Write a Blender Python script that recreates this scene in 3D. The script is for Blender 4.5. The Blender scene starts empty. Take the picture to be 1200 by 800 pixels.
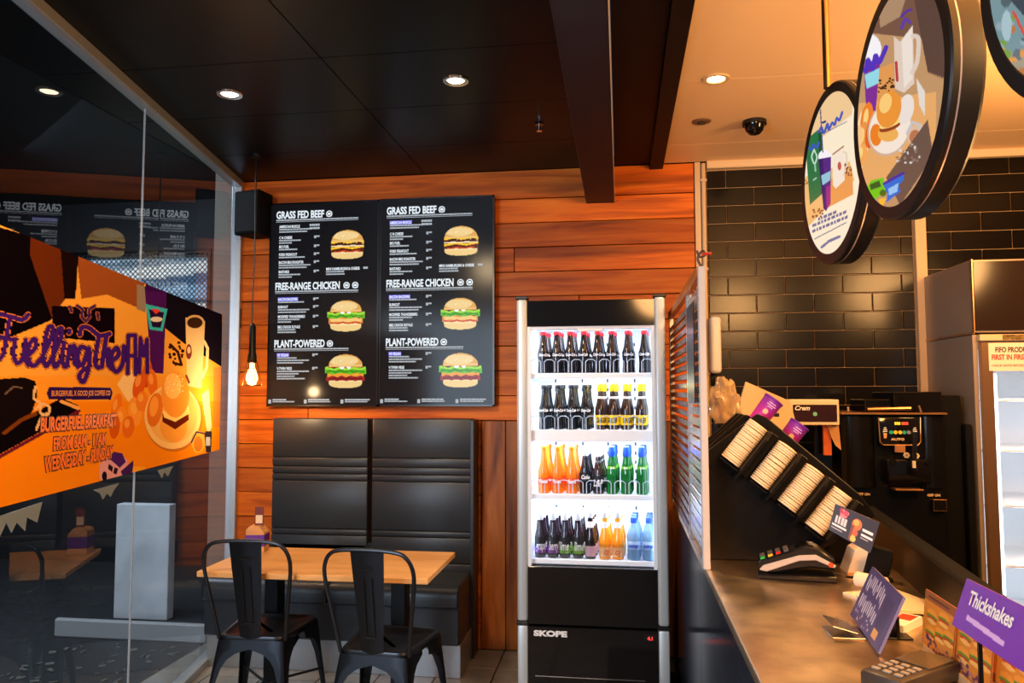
import bpy, bmesh, math, random
import numpy as np
from mathutils import Vector, Matrix
random.seed(7); rng = np.random.default_rng(3)
PI = math.pi
COL = bpy.context.scene.collection
SC = bpy.context.scene

# ------------------------------------------------------------ camera, world, lights, exposure
YAW, PITCH, ROLL, FPX, CH = math.radians(-8.0), math.radians(3.72), math.radians(-0.114), 900.0, 1.5
_f = Vector((math.sin(YAW)*math.cos(PITCH), math.cos(YAW)*math.cos(PITCH), math.sin(PITCH)))
_r = Vector((math.cos(YAW), -math.sin(YAW), 0)); _u = _r.cross(_f)
_r2 = math.cos(ROLL)*_r + math.sin(ROLL)*_u; _u2 = -math.sin(ROLL)*_r + math.cos(ROLL)*_u
cd = bpy.data.cameras.new('camera'); cam = bpy.data.objects.new('camera', cd); COL.objects.link(cam)
cam.matrix_world = Matrix(((_r2.x, _u2.x, -_f.x, 0), (_r2.y, _u2.y, -_f.y, 0), (_r2.z, _u2.z, -_f.z, CH), (0, 0, 0, 1)))
cd.sensor_width = 36; cd.lens = 27.0; cd.clip_start = 0.05
SC.camera = cam
SC.view_settings.view_transform = 'Standard'; SC.view_settings.look = 'None'
SC.view_settings.exposure = 0.0; SC.view_settings.gamma = 1.0

w = bpy.data.worlds.new('world'); SC.world = w; w.use_nodes = True
w.node_tree.nodes['Background'].inputs[0].default_value = (0.62, 0.76, 1.0, 1)
w.node_tree.nodes['Background'].inputs[1].default_value = 0.16

def light(name, kind, loc, power, col, size=0.1, aim=None, spot=None, size_y=None, spread=None, blend=0.6):
    l = bpy.data.lights.new(name, kind); l.energy = power; l.color = col
    if kind == 'AREA':
        l.size = size
        if size_y: l.shape = 'RECTANGLE'; l.size_y = size_y
        if spread: l.spread = spread
    else: l.shadow_soft_size = size
    if kind == 'SPOT': l.spot_size = spot; l.spot_blend = blend
    o = bpy.data.objects.new(name, l); COL.objects.link(o); o.location = loc
    if aim is not None: o.rotation_euler = (Vector(aim)-Vector(loc)).to_track_quat('-Z', 'Y').to_euler()
    return o
WARM = (1.0, 0.50, 0.17); WARM2 = (1.0, 0.50, 0.18); DAY = (0.72, 0.85, 1.0)
# daylight of the shopfront behind the camera
light('shopfront_daylight', 'AREA', (-2.3, -1.2, 1.7), 170, DAY, 1.7, aim=(-1.4, 4.5, 1.3), size_y=1.6)
# daylight falling into the lane outside the glass
light('lane_daylight', 'AREA', (-4.0, 4.4, 3.2), 120, DAY, 1.4, aim=(-3.4, 5.2, 0.3))
# added warm fill lights, unseen, to brighten kitchen, counter and ceiling
light('counter_fill', 'POINT', (1.15, 1.2, 2.30), 130, WARM, 0.22)
light('counter_fill', 'POINT', (1.95, 2.9, 2.25), 80, WARM, 0.22)
light('counter_fill', 'POINT', (0.35, 0.2, 2.4), 75, WARM, 0.22)
# added fill spot, unseen, aimed low to brighten the tables and lower timber wall
light('table_fill', 'SPOT', (-1.3, 1.3, 2.75), 190, (1.0, 0.72, 0.42), 0.12, aim=(-1.55, 3.8, 0.5), spot=math.radians(80))

# ------------------------------------------------------------ helpers
def lin(c):
    return tuple((x/12.92 if x <= 0.04045 else ((x+0.055)/1.055)**2.4) for x in c)
def rgb(r, g, b): return lin((r/255, g/255, b/255)) + (1,)
_m = {}
def mat(name, col, rough=0.5, metal=0.0, spec=0.5, noise=0.0, nscale=8.0, stretch=(1, 1, 1), bump=0.0, bscale=60.0, emit=None, es=0.0, coat=0.0, trans=0.0, ior=1.45):
    if name in _m: return _m[name]
    m = bpy.data.materials.new(name); m.use_nodes = True; nt = m.node_tree; N = nt.nodes; L = nt.links
    b = N['Principled BSDF']; b.inputs['Base Color'].default_value = col; b.inputs['Roughness'].default_value = rough
    b.inputs['Metallic'].default_value = metal; b.inputs['Specular IOR Level'].default_value = spec
    b.inputs['Coat Weight'].default_value = coat; b.inputs['Transmission Weight'].default_value = trans; b.inputs['IOR'].default_value = ior
    if emit: b.inputs['Emission Color'].default_value = emit; b.inputs['Emission Strength'].default_value = es
    if noise or bump:
        tc = N.new('ShaderNodeTexCoord'); mp = N.new('ShaderNodeMapping'); mp.inputs['Scale'].default_value = stretch
        L.new(tc.outputs['Object'], mp.inputs[0])
    if noise:
        n = N.new('ShaderNodeTexNoise'); n.inputs['Scale'].default_value = nscale; n.inputs['Detail'].default_value = 6
        L.new(mp.outputs[0], n.inputs['Vector'])
        mx = N.new('ShaderNodeMix'); mx.data_type = 'RGBA'; mx.inputs[0].default_value = 1
        cr = N.new('ShaderNodeValToRGB')
        cr.color_ramp.elements[0].position = 0.3; cr.color_ramp.elements[1].position = 0.7
        cr.color_ramp.elements[0].color = tuple(c*(1-noise) for c in col[:3])+(1,)
        cr.color_ramp.elements[1].color = tuple(min(1, c*(1+noise*0.6)) for c in col[:3])+(1,)
        L.new(n.outputs['Fac'], cr.inputs[0]); L.new(cr.outputs[0], b.inputs['Base Color'])
        N.remove(mx)
        mr = N.new('ShaderNodeMapRange'); mr.inputs['To Min'].default_value = max(0.02, rough*0.8); mr.inputs['To Max'].default_value = min(1, rough*1.25)
        L.new(n.outputs['Fac'], mr.inputs[0]); L.new(mr.outputs[0], b.inputs['Roughness'])
    if bump:
        n2 = N.new('ShaderNodeTexNoise'); n2.inputs['Scale'].default_value = bscale; n2.inputs['Detail'].default_value = 4
        L.new(mp.outputs[0], n2.inputs['Vector'])
        bp = N.new('ShaderNodeBump'); bp.inputs['Strength'].default_value = bump; bp.inputs['Distance'].default_value = 0.004
        L.new(n2.outputs['Fac'], bp.inputs['Height']); L.new(bp.outputs[0], b.inputs['Normal'])
    _m[name] = m; return m
def wood(name, c1, c2, c3, rough=0.4, along='X', scale=1.0, knots=True, vary=0.35):
    if name in _m: return _m[name]
    m = bpy.data.materials.new(name); m.use_nodes = True; nt = m.node_tree; N = nt.nodes; L = nt.links; b = N['Principled BSDF']
    tc = N.new('ShaderNodeTexCoord'); oi = N.new('ShaderNodeObjectInfo'); mp = N.new('ShaderNodeMapping')
    s = {'X': (1.1, 9, 16), 'Y': (9, 1.1, 16), 'Z': (9, 16, 1.1)}[along]
    mp.inputs['Scale'].default_value = tuple(v*scale for v in s)
    ad = N.new('ShaderNodeVectorMath'); ad.operation = 'MULTIPLY_ADD'
    cb = N.new('ShaderNodeCombineXYZ')
    for i in range(3): L.new(oi.outputs['Random'], cb.inputs[i])
    ad.inputs[1].default_value = (37, 53, 71); L.new(cb.outputs[0], ad.inputs[0]); L.new(tc.outputs['Object'], ad.inputs[2])
    L.new(ad.outputs[0], mp.inputs[0])
    n = N.new('ShaderNodeTexNoise'); n.inputs['Scale'].default_value = 1.6; n.inputs['Detail'].default_value = 8; n.inputs['Distortion'].default_value = 0.8
    L.new(mp.outputs[0], n.inputs['Vector'])
    cr = N.new('ShaderNodeValToRGB'); e = cr.color_ramp.elements
    e[0].position = 0.28; e[0].color = c1; e[1].position = 0.75; e[1].color = c3
    k = cr.color_ramp.elements.new(0.5); k.color = c2
    L.new(n.outputs['Fac'], cr.inputs[0])
    hs = N.new('ShaderNodeHueSaturation'); mr = N.new('ShaderNodeMapRange')
    mr.inputs['To Min'].default_value = 1-vary; mr.inputs['To Max'].default_value = 1+vary*0.6
    L.new(oi.outputs['Random'], mr.inputs[0]); L.new(mr.outputs[0], hs.inputs['Value']); L.new(cr.outputs[0], hs.inputs['Color'])
    last = hs.outputs[0]
    if knots:
        v = N.new('ShaderNodeTexNoise'); v.inputs['Scale'].default_value = 0.45; v.inputs['Detail'].default_value = 3
        L.new(mp.outputs[0], v.inputs['Vector'])
        c2r = N.new('ShaderNodeValToRGB'); c2r.color_ramp.elements[0].position = 0.27; c2r.color_ramp.elements[1].position = 0.42
        c2r.color_ramp.elements[0].color = (0.25, 0.2, 0.18, 1); c2r.color_ramp.elements[1].color = (1, 1, 1, 1)
        mx = N.new('ShaderNodeMix'); mx.data_type = 'RGBA'; mx.blend_type = 'MULTIPLY'; mx.inputs[0].default_value = 0.8
        L.new(v.outputs['Fac'], c2r.inputs[0]); L.new(last, mx.inputs[6]); L.new(c2r.outputs[0], mx.inputs[7]); last = mx.outputs[2]
    L.new(last, b.inputs['Base Color']); b.inputs['Roughness'].default_value = rough; b.inputs['Specular IOR Level'].default_value = 0.25
    bp = N.new('ShaderNodeBump'); bp.inputs['Strength'].default_value = 0.25; bp.inputs['Distance'].default_value = 0.003
    L.new(n.outputs['Fac'], bp.inputs['Height']); L.new(bp.outputs[0], b.inputs['Normal'])
    _m[name] = m; return m
def glass(name, tint=(1, 1, 1, 1), base=0.05, rough=0.0, ior=1.5):
    """thin clear sheet: lets light straight through, mirrors by Fresnel"""
    if name in _m: return _m[name]
    m = bpy.data.materials.new(name); m.use_nodes = True; nt = m.node_tree; N = nt.nodes; L = nt.links
    N.remove(N['Principled BSDF']); out = N['Material Output']
    t = N.new('ShaderNodeBsdfTransparent'); t.inputs[0].default_value = tint
    g = N.new('ShaderNodeBsdfGlossy'); g.inputs['Roughness'].default_value = rough
    f = N.new('ShaderNodeFresnel'); f.inputs[0].default_value = ior
    ma = N.new('ShaderNodeMath'); ma.operation = 'ADD'; ma.use_clamp = True; ma.inputs[1].default_value = base
    L.new(f.outputs[0], ma.inputs[0])
    ge = N.new('ShaderNodeNewGeometry'); fr_ = N.new('ShaderNodeMath'); fr_.operation = 'SUBTRACT'; fr_.inputs[0].default_value = 1; L.new(ge.outputs['Backfacing'], fr_.inputs[1])
    mu = N.new('ShaderNodeMath'); mu.operation = 'MULTIPLY'; L.new(ma.outputs[0], mu.inputs[0]); L.new(fr_.outputs[0], mu.inputs[1])
    mx = N.new('ShaderNodeMixShader'); L.new(mu.outputs[0], mx.inputs[0]); L.new(t.outputs[0], mx.inputs[1]); L.new(g.outputs[0], mx.inputs[2])
    L.new(mx.outputs[0], out.inputs[0]); _m[name] = m; return m
def artmat(name, emit=0.0, rough=0.4, diffuse=1.0, spec=0.5):
    if name in _m: return _m[name]
    m = bpy.data.materials.new(name); m.use_nodes = True; N = m.node_tree.nodes; L = m.node_tree.links; b = N['Principled BSDF']
    a = N.new('ShaderNodeAttribute'); a.attribute_name = 'art'
    if diffuse: L.new(a.outputs['Color'], b.inputs['Base Color'])
    else: b.inputs['Base Color'].default_value = (0.01, 0.01, 0.01, 1)
    if emit: L.new(a.outputs['Color'], b.inputs['Emission Color']); b.inputs['Emission Strength'].default_value = emit
    b.inputs['Roughness'].default_value = rough; b.inputs['Specular IOR Level'].default_value = spec
    _m[name] = m; return m

class MB:
    def __init__(s): s.b = bmesh.new()
    def box(s, x0, x1, y0, y1, z0, z1, bev=0.0, M=None, seg=1):
        g = bmesh.new(); bmesh.ops.create_cube(g, size=1)
        for v in g.verts: v.co = Vector(((x0+x1)/2+v.co.x*(x1-x0), (y0+y1)/2+v.co.y*(y1-y0), (z0+z1)/2+v.co.z*(z1-z0)))
        if bev: bmesh.ops.bevel(g, geom=list(g.edges), offset=bev, segments=seg, profile=0.5, affect='EDGES')
        return s.add(g, M)
    def add(s, g, M=None):
        if M: bmesh.ops.transform(g, matrix=M, verts=g.verts)
        me = bpy.data.meshes.new('t'); g.to_mesh(me); g.free(); s.b.from_mesh(me); bpy.data.meshes.remove(me); return s
    def cyl(s, p, q, r, r2=None, n=16):
        p, q = Vector(p), Vector(q); g = bmesh.new(); d = q-p
        bmesh.ops.create_cone(g, cap_ends=True, segments=n, radius1=r, radius2=r if r2 is None else r2, depth=d.length)
        return s.add(g, Matrix.Translation((p+q)/2) @ d.to_track_quat('Z', 'Y').to_matrix().to_4x4())
    def lathe(s, prof, n=20, M=None, cap=True):
        g = bmesh.new(); rings = []
        for r, z in prof: rings.append([g.verts.new((r*math.cos(2*PI*i/n), r*math.sin(2*PI*i/n), z)) for i in range(n)])
        for a, b in zip(rings, rings[1:]):
            for i in range(n): g.faces.new((a[i], a[(i+1) % n], b[(i+1) % n], b[i]))
        if cap: g.faces.new(list(reversed(rings[0]))); g.faces.new(rings[-1])
        return s.add(g, M)
    def prism(s, pts, axis, a0, a1, bev=0.0, M=None):
        """polygon pts in the plane across `axis`, extruded a0..a1"""
        g = bmesh.new()
        def P(u, v, a): return {'X': (a, u, v), 'Y': (u, a, v), 'Z': (u, v, a)}[axis]
        A = [g.verts.new(P(u, v, a0)) for u, v in pts]; B = [g.verts.new(P(u, v, a1)) for u, v in pts]; n = len(pts)
        g.faces.new(A); g.faces.new(list(reversed(B)))
        for i in range(n): g.faces.new((A[i], B[i], B[(i+1) % n], A[(i+1) % n]))
        bmesh.ops.recalc_face_normals(g, faces=g.faces)
        if bev: bmesh.ops.bevel(g, geom=list(g.edges), offset=bev, segments=1, profile=0.5, affect='EDGES')
        return s.add(g, M)
    def tube(s, pts, r, n=8, closed=False, M=None, rs=None):
        g = bmesh.new(); pts = [Vector(p) for p in pts]; m = len(pts); rings = []
        up = None
        for i, p in enumerate(pts):
            a = pts[(i-1) % m] if (closed or i > 0) else p; b = pts[(i+1) % m] if (closed or i < m-1) else p
            t = (b-a).normalized()
            if up is None: up = t.orthogonal().normalized()
            up = (up-t*up.dot(t)).normalized(); w_ = t.cross(up); rr = rs[i] if rs else r
            rings.append([g.verts.new(p+(up*math.cos(2*PI*k/n)+w_*math.sin(2*PI*k/n))*rr) for k in range(n)])
        for i in range(m if closed else m-1):
            a, b = rings[i], rings[(i+1) % m]
            for k in range(n): g.faces.new((a[k], a[(k+1) % n], b[(k+1) % n], b[k]))
        if not closed: g.faces.new(list(reversed(rings[0]))); g.faces.new(rings[-1])
        return s.add(g, M)
    def quad(s, a, b, c, d):
        s.b.faces.new([s.b.verts.new(p) for p in (a, b, c, d)]); return s
    def build(s, name, m, parent=None, loc=None, rot=None, smooth=True):
        me = bpy.data.meshes.new(name); bmesh.ops.recalc_face_normals(s.b, faces=s.b.faces); s.b.to_mesh(me); s.b.free()
        me.materials.append(m)
        if smooth:
            me.shade_smooth()
            try: me.set_sharp_from_angle(angle=math.radians(35))
            except Exception: pass
        return link(name, me, parent, loc, rot)
def link(name, me, parent=None, loc=None, rot=None):
    o = bpy.data.objects.new(name, me); COL.objects.link(o)
    if parent: o.parent = parent
    if loc is not None: o.location = loc
    if rot is not None: o.rotation_euler = rot
    return o
def tag(o, label=None, cat=None, group=None, kind=None):
    if label: o['label'] = label
    if cat: o['category'] = cat
    if group: o['group'] = group
    if kind: o['kind'] = kind
    return o
def thing(name, label, cat, loc=(0, 0, 0), rz=0, group=None):
    o = bpy.data.objects.new(name, None); o.empty_display_size = 0.05; COL.objects.link(o); o.location = loc; o.rotation_euler = (0, 0, rz)
    return tag(o, label, cat, group)
def dup(o, parent=None):
    c = o.copy(); COL.objects.link(c)
    if parent: c.parent = parent
    for ch in KIDS(o): dup(ch, c)
    return c
def KIDS(o): return [x for x in list(COL.objects) if x.parent == o]
def copy_thing(o, loc, label, rz=None, group=None):
    c = dup(o); c.location = loc; c['label'] = label
    if rz is not None: c.rotation_euler = (0, 0, rz)
    if group: c['group'] = group
    return c
def text_mesh(body, size, sx=1.0, bold=0.0, shear=0.0, align='LEFT', spacing=1.0, thick=0.0):
    c = bpy.data.curves.new('t', 'FONT'); c.body = body; c.size = size; c.offset = bold; c.shear = shear; c.align_x = align
    c.space_character = spacing; c.extrude = thick; c.resolution_u = 3; c.fill_mode = 'BOTH' if thick else 'FRONT'
    o = bpy.data.objects.new('t', c); COL.objects.link(o)
    dg = bpy.context.evaluated_depsgraph_get(); me = bpy.data.meshes.new_from_object(o.evaluated_get(dg))
    bpy.data.objects.remove(o); bpy.data.curves.remove(c)
    for v in me.vertices: v.co.x *= sx
    return me
def text(name, body, size, m, parent, M, **k):
    """lettering flat in local XY of matrix M"""
    me = text_mesh(body, size, **k); me.transform(M); me.materials.clear(); me.materials.append(m)
    return link(name, me, parent)
def upright(x, y, z, rz=0.0, rx=0.0):
    """text plane facing -Y (towards the camera side)"""
    return Matrix.Translation((x, y, z)) @ Matrix.Rotation(rz, 4, 'Z') @ Matrix.Rotation(PI/2+rx, 4, 'X')

# ---- flat artwork (posters, screens): painted in numpy, kept as vertex colours of a fine grid
def homog(src, dst):
    A = []; b = []
    for (x, y), (u, v) in zip(src, dst):
        A += [[x, y, 1, 0, 0, 0, -u*x, -u*y], [0, 0, 0, x, y, 1, -v*x, -v*y]]; b += [u, v]
    h = np.linalg.solve(np.array(A, float), np.array(b, float)); return np.append(h, 1).reshape(3, 3)
class Art:
    def __init__(s, X, Y, bg):
        s.X, s.Y = X, Y; s.c = np.zeros(X.shape+(3,)); s.c[:] = np.array(bg)/255.
    def put(s, mask, col, a=1.0):
        mk = mask.astype(float)*a; s.c = s.c*(1-mk[..., None])+np.array(col)/255.*mk[..., None]; return s
    def ell(s, cx, cy, rx, ry, col, ang=0, a=1.0, clip=None):
        c, n = math.cos(ang), math.sin(ang); dx, dy = s.X-cx, s.Y-cy
        m = ((dx*c+dy*n)/rx)**2+((-dx*n+dy*c)/ry)**2 < 1
        if clip is not None: m &= clip
        return s.put(m, col, a)
    def poly(s, pts, col, a=1.0):
        m = np.zeros(s.X.shape, bool); n = len(pts)
        for i in range(n):
            x0, y0 = pts[i]; x1, y1 = pts[(i+1) % n]
            if y0 == y1: continue
            k = ((y0 > s.Y) != (y1 > s.Y)) & (s.X < (x1-x0)*(s.Y-y0)/(y1-y0)+x0); m ^= k
        return s.put(m, col, a)
    def line(s, pts, wd, col, a=1.0):
        m = np.zeros(s.X.shape, bool)
        for (x0, y0), (x1, y1) in zip(pts, pts[1:]):
            dx, dy = x1-x0, y1-y0; L = dx*dx+dy*dy+1e-9
            t = np.clip(((s.X-x0)*dx+(s.Y-y0)*dy)/L, 0, 1)
            m |= (s.X-x0-t*dx)**2+(s.Y-y0-t*dy)**2 < wd*wd
        return s.put(m, col, a)
    def spots(s, box, n, r, cols, seed=1, clip=None):
        g = np.random.default_rng(seed)
        for i in range(n):
            s.ell(g.uniform(box[0], box[2]), g.uniform(box[1], box[3]), g.uniform(*r), g.uniform(*r), cols[g.integers(len(cols))], clip=clip)
        return s
    def shade(s, f): s.c = np.clip(s.c*f[..., None], 0, 1); return s
def smooth_line(pts, k=6):
    out = []
    P = [np.array(p, float) for p in pts]; P = [P[0]]+P+[P[-1]]
    for i in range(1, len(P)-2):
        for t in np.linspace(0, 1, k, endpoint=False):
            a, b, c, d = P[i-1], P[i], P[i+1], P[i+2]
            out.append(tuple(0.5*((2*b)+(-a+c)*t+(2*a-5*b+4*c-d)*t*t+(-a+3*b-3*c+d)*t**3)))
    out.append(tuple(P[-2])); return out
def art_mesh(name, pos, cols, m, parent=None, keep=None, smooth=False):
    """pos (h,w,3) vertex grid, cols (h,w,3) sRGB"""
    h, w_ = pos.shape[:2]; idx = np.arange(h*w_).reshape(h, w_)
    f = np.stack([idx[:-1, :-1], idx[:-1, 1:], idx[1:, 1:], idx[1:, :-1]], -1)
    if keep is not None: f = f[keep[:-1, :-1] & keep[1:, 1:] & keep[1:, :-1] & keep[:-1, 1:]]
    f = f.reshape(-1, 4)
    used = np.unique(f); remap = -np.ones(h*w_, int); remap[used] = np.arange(len(used))
    me = bpy.data.meshes.new(name); me.from_pydata(pos.reshape(-1, 3)[used].tolist(), [], remap[f].tolist())
    c = np.clip(cols.reshape(-1, 3)[used], 0, 1); c = np.where(c <= 0.04045, c/12.92, ((c+0.055)/1.055)**2.4)
    at = me.color_attributes.new('art', 'FLOAT_COLOR', 'POINT')
    at.data.foreach_set('color', np.concatenate([c, np.ones((len(c), 1))], 1).astype(np.float32).ravel())
    me.materials.append(m); return link(name, me, parent)
def burger_art(a, cx, cy, w_, h, kind, clip=None):
    """layered burger drawn on an Art"""
    X, Y = a.X, a.Y; u = (X-cx)/(w_/2); v = (Y-cy)/(h/2)   # v -1 top .. 1 bottom
    g = np.random.default_rng(int(cx+cy))
    def band(v0, v1, hw, col, wob=0.0, ph=0.0, fr=9):
        o = wob*np.sin(u*fr+ph)
        m = (v > v0+o) & (v < v1+o*0.6) & (np.abs(u) < hw)
        if clip is not None: m &= clip
        a.put(m, col)
    bun, bun2, crumb = (224, 166, 84), (247, 222, 160), (196, 120, 40)
    wide = 0.82
    m = (u/wide)**2+((v-0.55)/0.45)**4 < 1
    m &= (v > 0.45); a.put(m if clip is None else m & clip, (240, 205, 135)); 
    m2 = m & (v < 0.62); a.put(m2 if clip is None else m2 & clip, bun2)
    if kind == 'beef':
        band(0.22, 0.52, 0.84, (120, 45, 20), 0.03, 1); band(0.3, 0.5, 0.8, (70, 25, 12), 0.04, 3, 17)
        band(0.12, 0.28, 0.86, (255, 196, 40), 0.08, 0, 6); band(0.42, 0.52, 0.7, (200, 60, 25), 0.03)
        band(0.02, 0.14, 0.84, (245, 225, 180)); band(-0.2, 0.06, 0.86, (110, 45, 18), 0.03, 2)
        band(-0.16, 0.02, 0.8, (60, 22, 10), 0.05, 3, 15); band(-0.3, -0.12, 0.86, (255, 200, 45), 0.08, 1, 7)
        a.spots((cx-w_*.4, cy-h*.1, cx+w_*.4, cy+h*.02), 12, (w_*.015, w_*.035), [(230, 190, 120), (90, 30, 15)], 5, clip)
        top = -0.25
    else:
        if kind == 'chicken':
            band(0.1, 0.5, 0.9, (226, 150, 60), 0.06, 0, 11); band(0.16, 0.4, 0.8, (250, 200, 120), 0.06, 2, 7); band(0.4, 0.5, 0.85, (205, 60, 30), 0.03)
        else:
            band(0.08, 0.36, 0.88, (240, 160, 50), 0.06, 0, 11); band(0.3, 0.56, 0.92, (170, 30, 35), 0.04, 1, 14); band(0.36, 0.5, 0.8, (120, 15, 25), 0.05, 2, 19)
        band(-0.2, 0.14, 1.0, (105, 190, 30), 0.07, 0, 8); band(-0.1, 0.08, 0.92, (60, 150, 25), 0.08, 2, 14); band(-0.22, -0.08, 0.98, (160, 225, 60), 0.06, 1, 10)
        band(-0.36, -0.22, 0.84, (205, 40, 35), 0.03, 1, 6); band(-0.4, -0.3, 0.7, (150, 60, 110), 0.03, 0, 9)
        a.spots((cx-w_*.1, cy-h*.18, cx+w_*.12, cy-h*.12), 3, (w_*.05, w_*.06), [(250, 248, 240)], 5, clip)
        top = -0.33
    m = (u/wide)**2+((v-top)/(1+top))**2 < 1
    m &= (v < top+0.06); 
    if clip is not None: m &= clip
    a.put(m, bun)
    m3 = m & ((u+0.1)**2/0.5+((v+0.62)/0.3)**2 < 1); a.put(m3, bun2, 0.75)
    m4 = m & (v > top-0.06); a.put(m4, (244, 205, 130), 0.7)
    a.spots((cx-w_*.3, cy-h*.45, cx+w_*.3, cy-h*.25), 14, (w_*.008, w_*.014), [(255, 240, 200)], 9, m)
# ---- pinhole relation between the photograph and a plane of the room, used to lay out flat artwork
def photo_xy(p):
    v = Vector(p)-Vector((0, 0, CH)); d = v.dot(_f); return (600+FPX*v.dot(_r2)/d, 400-FPX*v.dot(_u2)/d)
# ------------------------------------------------------------ materials
BLACKM = mat('black_metal', rgb(18, 18, 20), 0.38, 0.6)
CHAIRM = mat('gunmetal_paint', rgb(52, 54, 59), 0.32, 0.8, bump=0.05, bscale=40)
STEEL = mat('brushed_steel', (0.42, 0.40, 0.38, 1), 0.28, 1.0, noise=0.25, nscale=5, stretch=(6, 1, 6), bump=0.05, bscale=90)
COUNTER = mat('worn_counter_steel', (0.86, 0.60, 0.37, 1), 0.3, 1.0, noise=0.42, nscale=7, bump=0.08, bscale=25)
ALU = mat('satin_aluminium', (0.62, 0.62, 0.62, 1), 0.35, 0.9)
GREYP = mat('pale_grey_paint', rgb(190, 188, 184), 0.4)
BLACKP = mat('black_plastic', rgb(14, 14, 15), 0.35)
BLACKG = mat('black_gloss', rgb(16, 14, 14), 0.08)
BLACKR = mat('black_matt', rgb(8, 8, 9), 0.7, spec=0.15)
WHITEP = mat('white_plastic', rgb(235, 238, 240), 0.35)
CREAM = mat('cream_plastic', rgb(226, 205, 172), 0.45)
VINYL = mat('black_vinyl', rgb(40, 44, 51), 0.36, bump=0.15, bscale=120)
CHROME = mat('chrome', (0.8, 0.8, 0.8, 1), 0.12, 1.0)
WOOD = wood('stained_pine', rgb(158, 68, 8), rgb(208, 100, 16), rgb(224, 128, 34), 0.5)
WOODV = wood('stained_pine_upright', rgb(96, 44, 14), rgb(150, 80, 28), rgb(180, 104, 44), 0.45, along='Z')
TABLEW = wood('birch_table_top', rgb(196, 138, 78), rgb(214, 158, 96), rgb(226, 172, 112), 0.35, knots=False, vary=0.0, scale=1.4)
BLOCKW = wood('light_block_wood', rgb(186, 130, 78), rgb(206, 152, 98), rgb(220, 170, 118), 0.5, knots=False, vary=0.0)
def emis(name, col, s): return mat(name, (0.02, 0.02, 0.02, 1), 0.5, emit=col, es=s)
PURPLE = mat('purple_card', rgb(84, 30, 140), 0.45)
INKW = mat('white_ink', rgb(238, 236, 232), 0.5)

# ------------------------------------------------------------ room
D = 4.516
def struct(o): o['kind'] = 'structure'; return o
def sempty(name, loc=(0, 0, 0)):
    o = bpy.data.objects.new(name, None); o.empty_display_size = 0.05; COL.objects.link(o); o.location = loc; return struct(o)
# floor: grey-brown tiles on a dark screed
FT = mat('floor_tile', rgb(130, 124, 116), 0.22, noise=0.25, nscale=6, bump=0.03)
fl = struct(MB().box(-2.5, 3.1, -2.2, 4.6, -0.06, -0.006).build('floor', mat('floor_grout', rgb(40, 36, 32), 0.8), smooth=False))
ti = None
for i in range(8):
    for j in range(6):
        x, y = -2.33+i*0.30, 2.868+j*0.30
        if ti is None:
            ti = MB().box(-0.147, 0.147, -0.147, 0.147, -0.006, 0.0, 0.0015).build('tile', FT, fl, (x, y, 0), smooth=False)
        else: link('tile', ti.data, fl, (x, y, 0))
MB().box(-2.5, 3.0, -2.2, 2.718, -0.0055, 0.0).build('tile_field', FT, fl, smooth=False)
tag(fl.children[-1], kind='stuff')

# timber wall of overlapping boards
wb = sempty('wall_back')
MB().box(-2.40, 0.50, D+0.022, D+0.12, 0, 2.9).build('backing', BLACKR, wb, smooth=False)
edges = [2.83]; z = 2.655
while z > 1.20: edges.append(z); z -= 0.1475
split = {1: [-0.95], 2: [-1.7], 3: [-0.62, -1.9], 4: [-1.05], 5: [-0.235], 6: [-1.3], 7: [0.0, -1.6], 8: [-0.9], 9: [-1.9, -0.4], 10: [-1.2]}
def plank(x0, x1, z0, z1, m, dy=0.0, ax='X'):
    g = 0.0022
    p = MB().box(-(x1-x0)/2+g, (x1-x0)/2-g, 0, 0.020, -(z1-z0)/2+g, (z1-z0)/2-g, 0.0025)
    o = p.build('plank', m, wb, ((x0+x1)/2, D+dy, (z0+z1)/2), smooth=False); return o
def row(x0, x1, z0, z1, k):
    cuts = [x0]+sorted(c for c in split.get(k, []) if x0 < c < x1)+[x1]
    for a, b in zip(cuts, cuts[1:]):
        o = plank(a, b, z0, z1, WOOD, random.uniform(-0.003, 0.002)); o.rotation_euler.y = random.uniform(-0.0012, 0.0012)
for k, (a, b) in enumerate(zip(edges, edges[1:])): row(-2.385, 0.44, b, a, k)
zz = edges[-1]; k = 10
while zz > 0.05:
    row(-2.385, -0.82, max(zz-0.1475, 0.0), zz, k); zz -= 0.1475; k += 1
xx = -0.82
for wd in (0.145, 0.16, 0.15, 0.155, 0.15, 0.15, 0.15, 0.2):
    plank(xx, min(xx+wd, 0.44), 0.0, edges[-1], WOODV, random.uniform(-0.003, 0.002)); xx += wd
    if xx >= 0.43: break
# corner post and conduit between timber and tiles
EDGE = mat('cream_trim_paint', rgb(214, 184, 140), 0.5)
struct(MB().box(0.442, 0.475, D-0.012, D+0.05, 0, 2.83, 0.002).build('trim_1', EDGE, smooth=False))
pp = MB().cyl((0.492, D-0.012, 0.9), (0.492, D-0.012, 2.82), 0.013)
for z in (2.72, 2.2, 1.6): pp.box(0.474, 0.510, D-0.03, D, z-0.008, z+0.008, 0.002)
tag(pp.build('conduit_pipe', EDGE), 'cream electrical conduit running up the corner between timber and black tiles', 'pipe')
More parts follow.
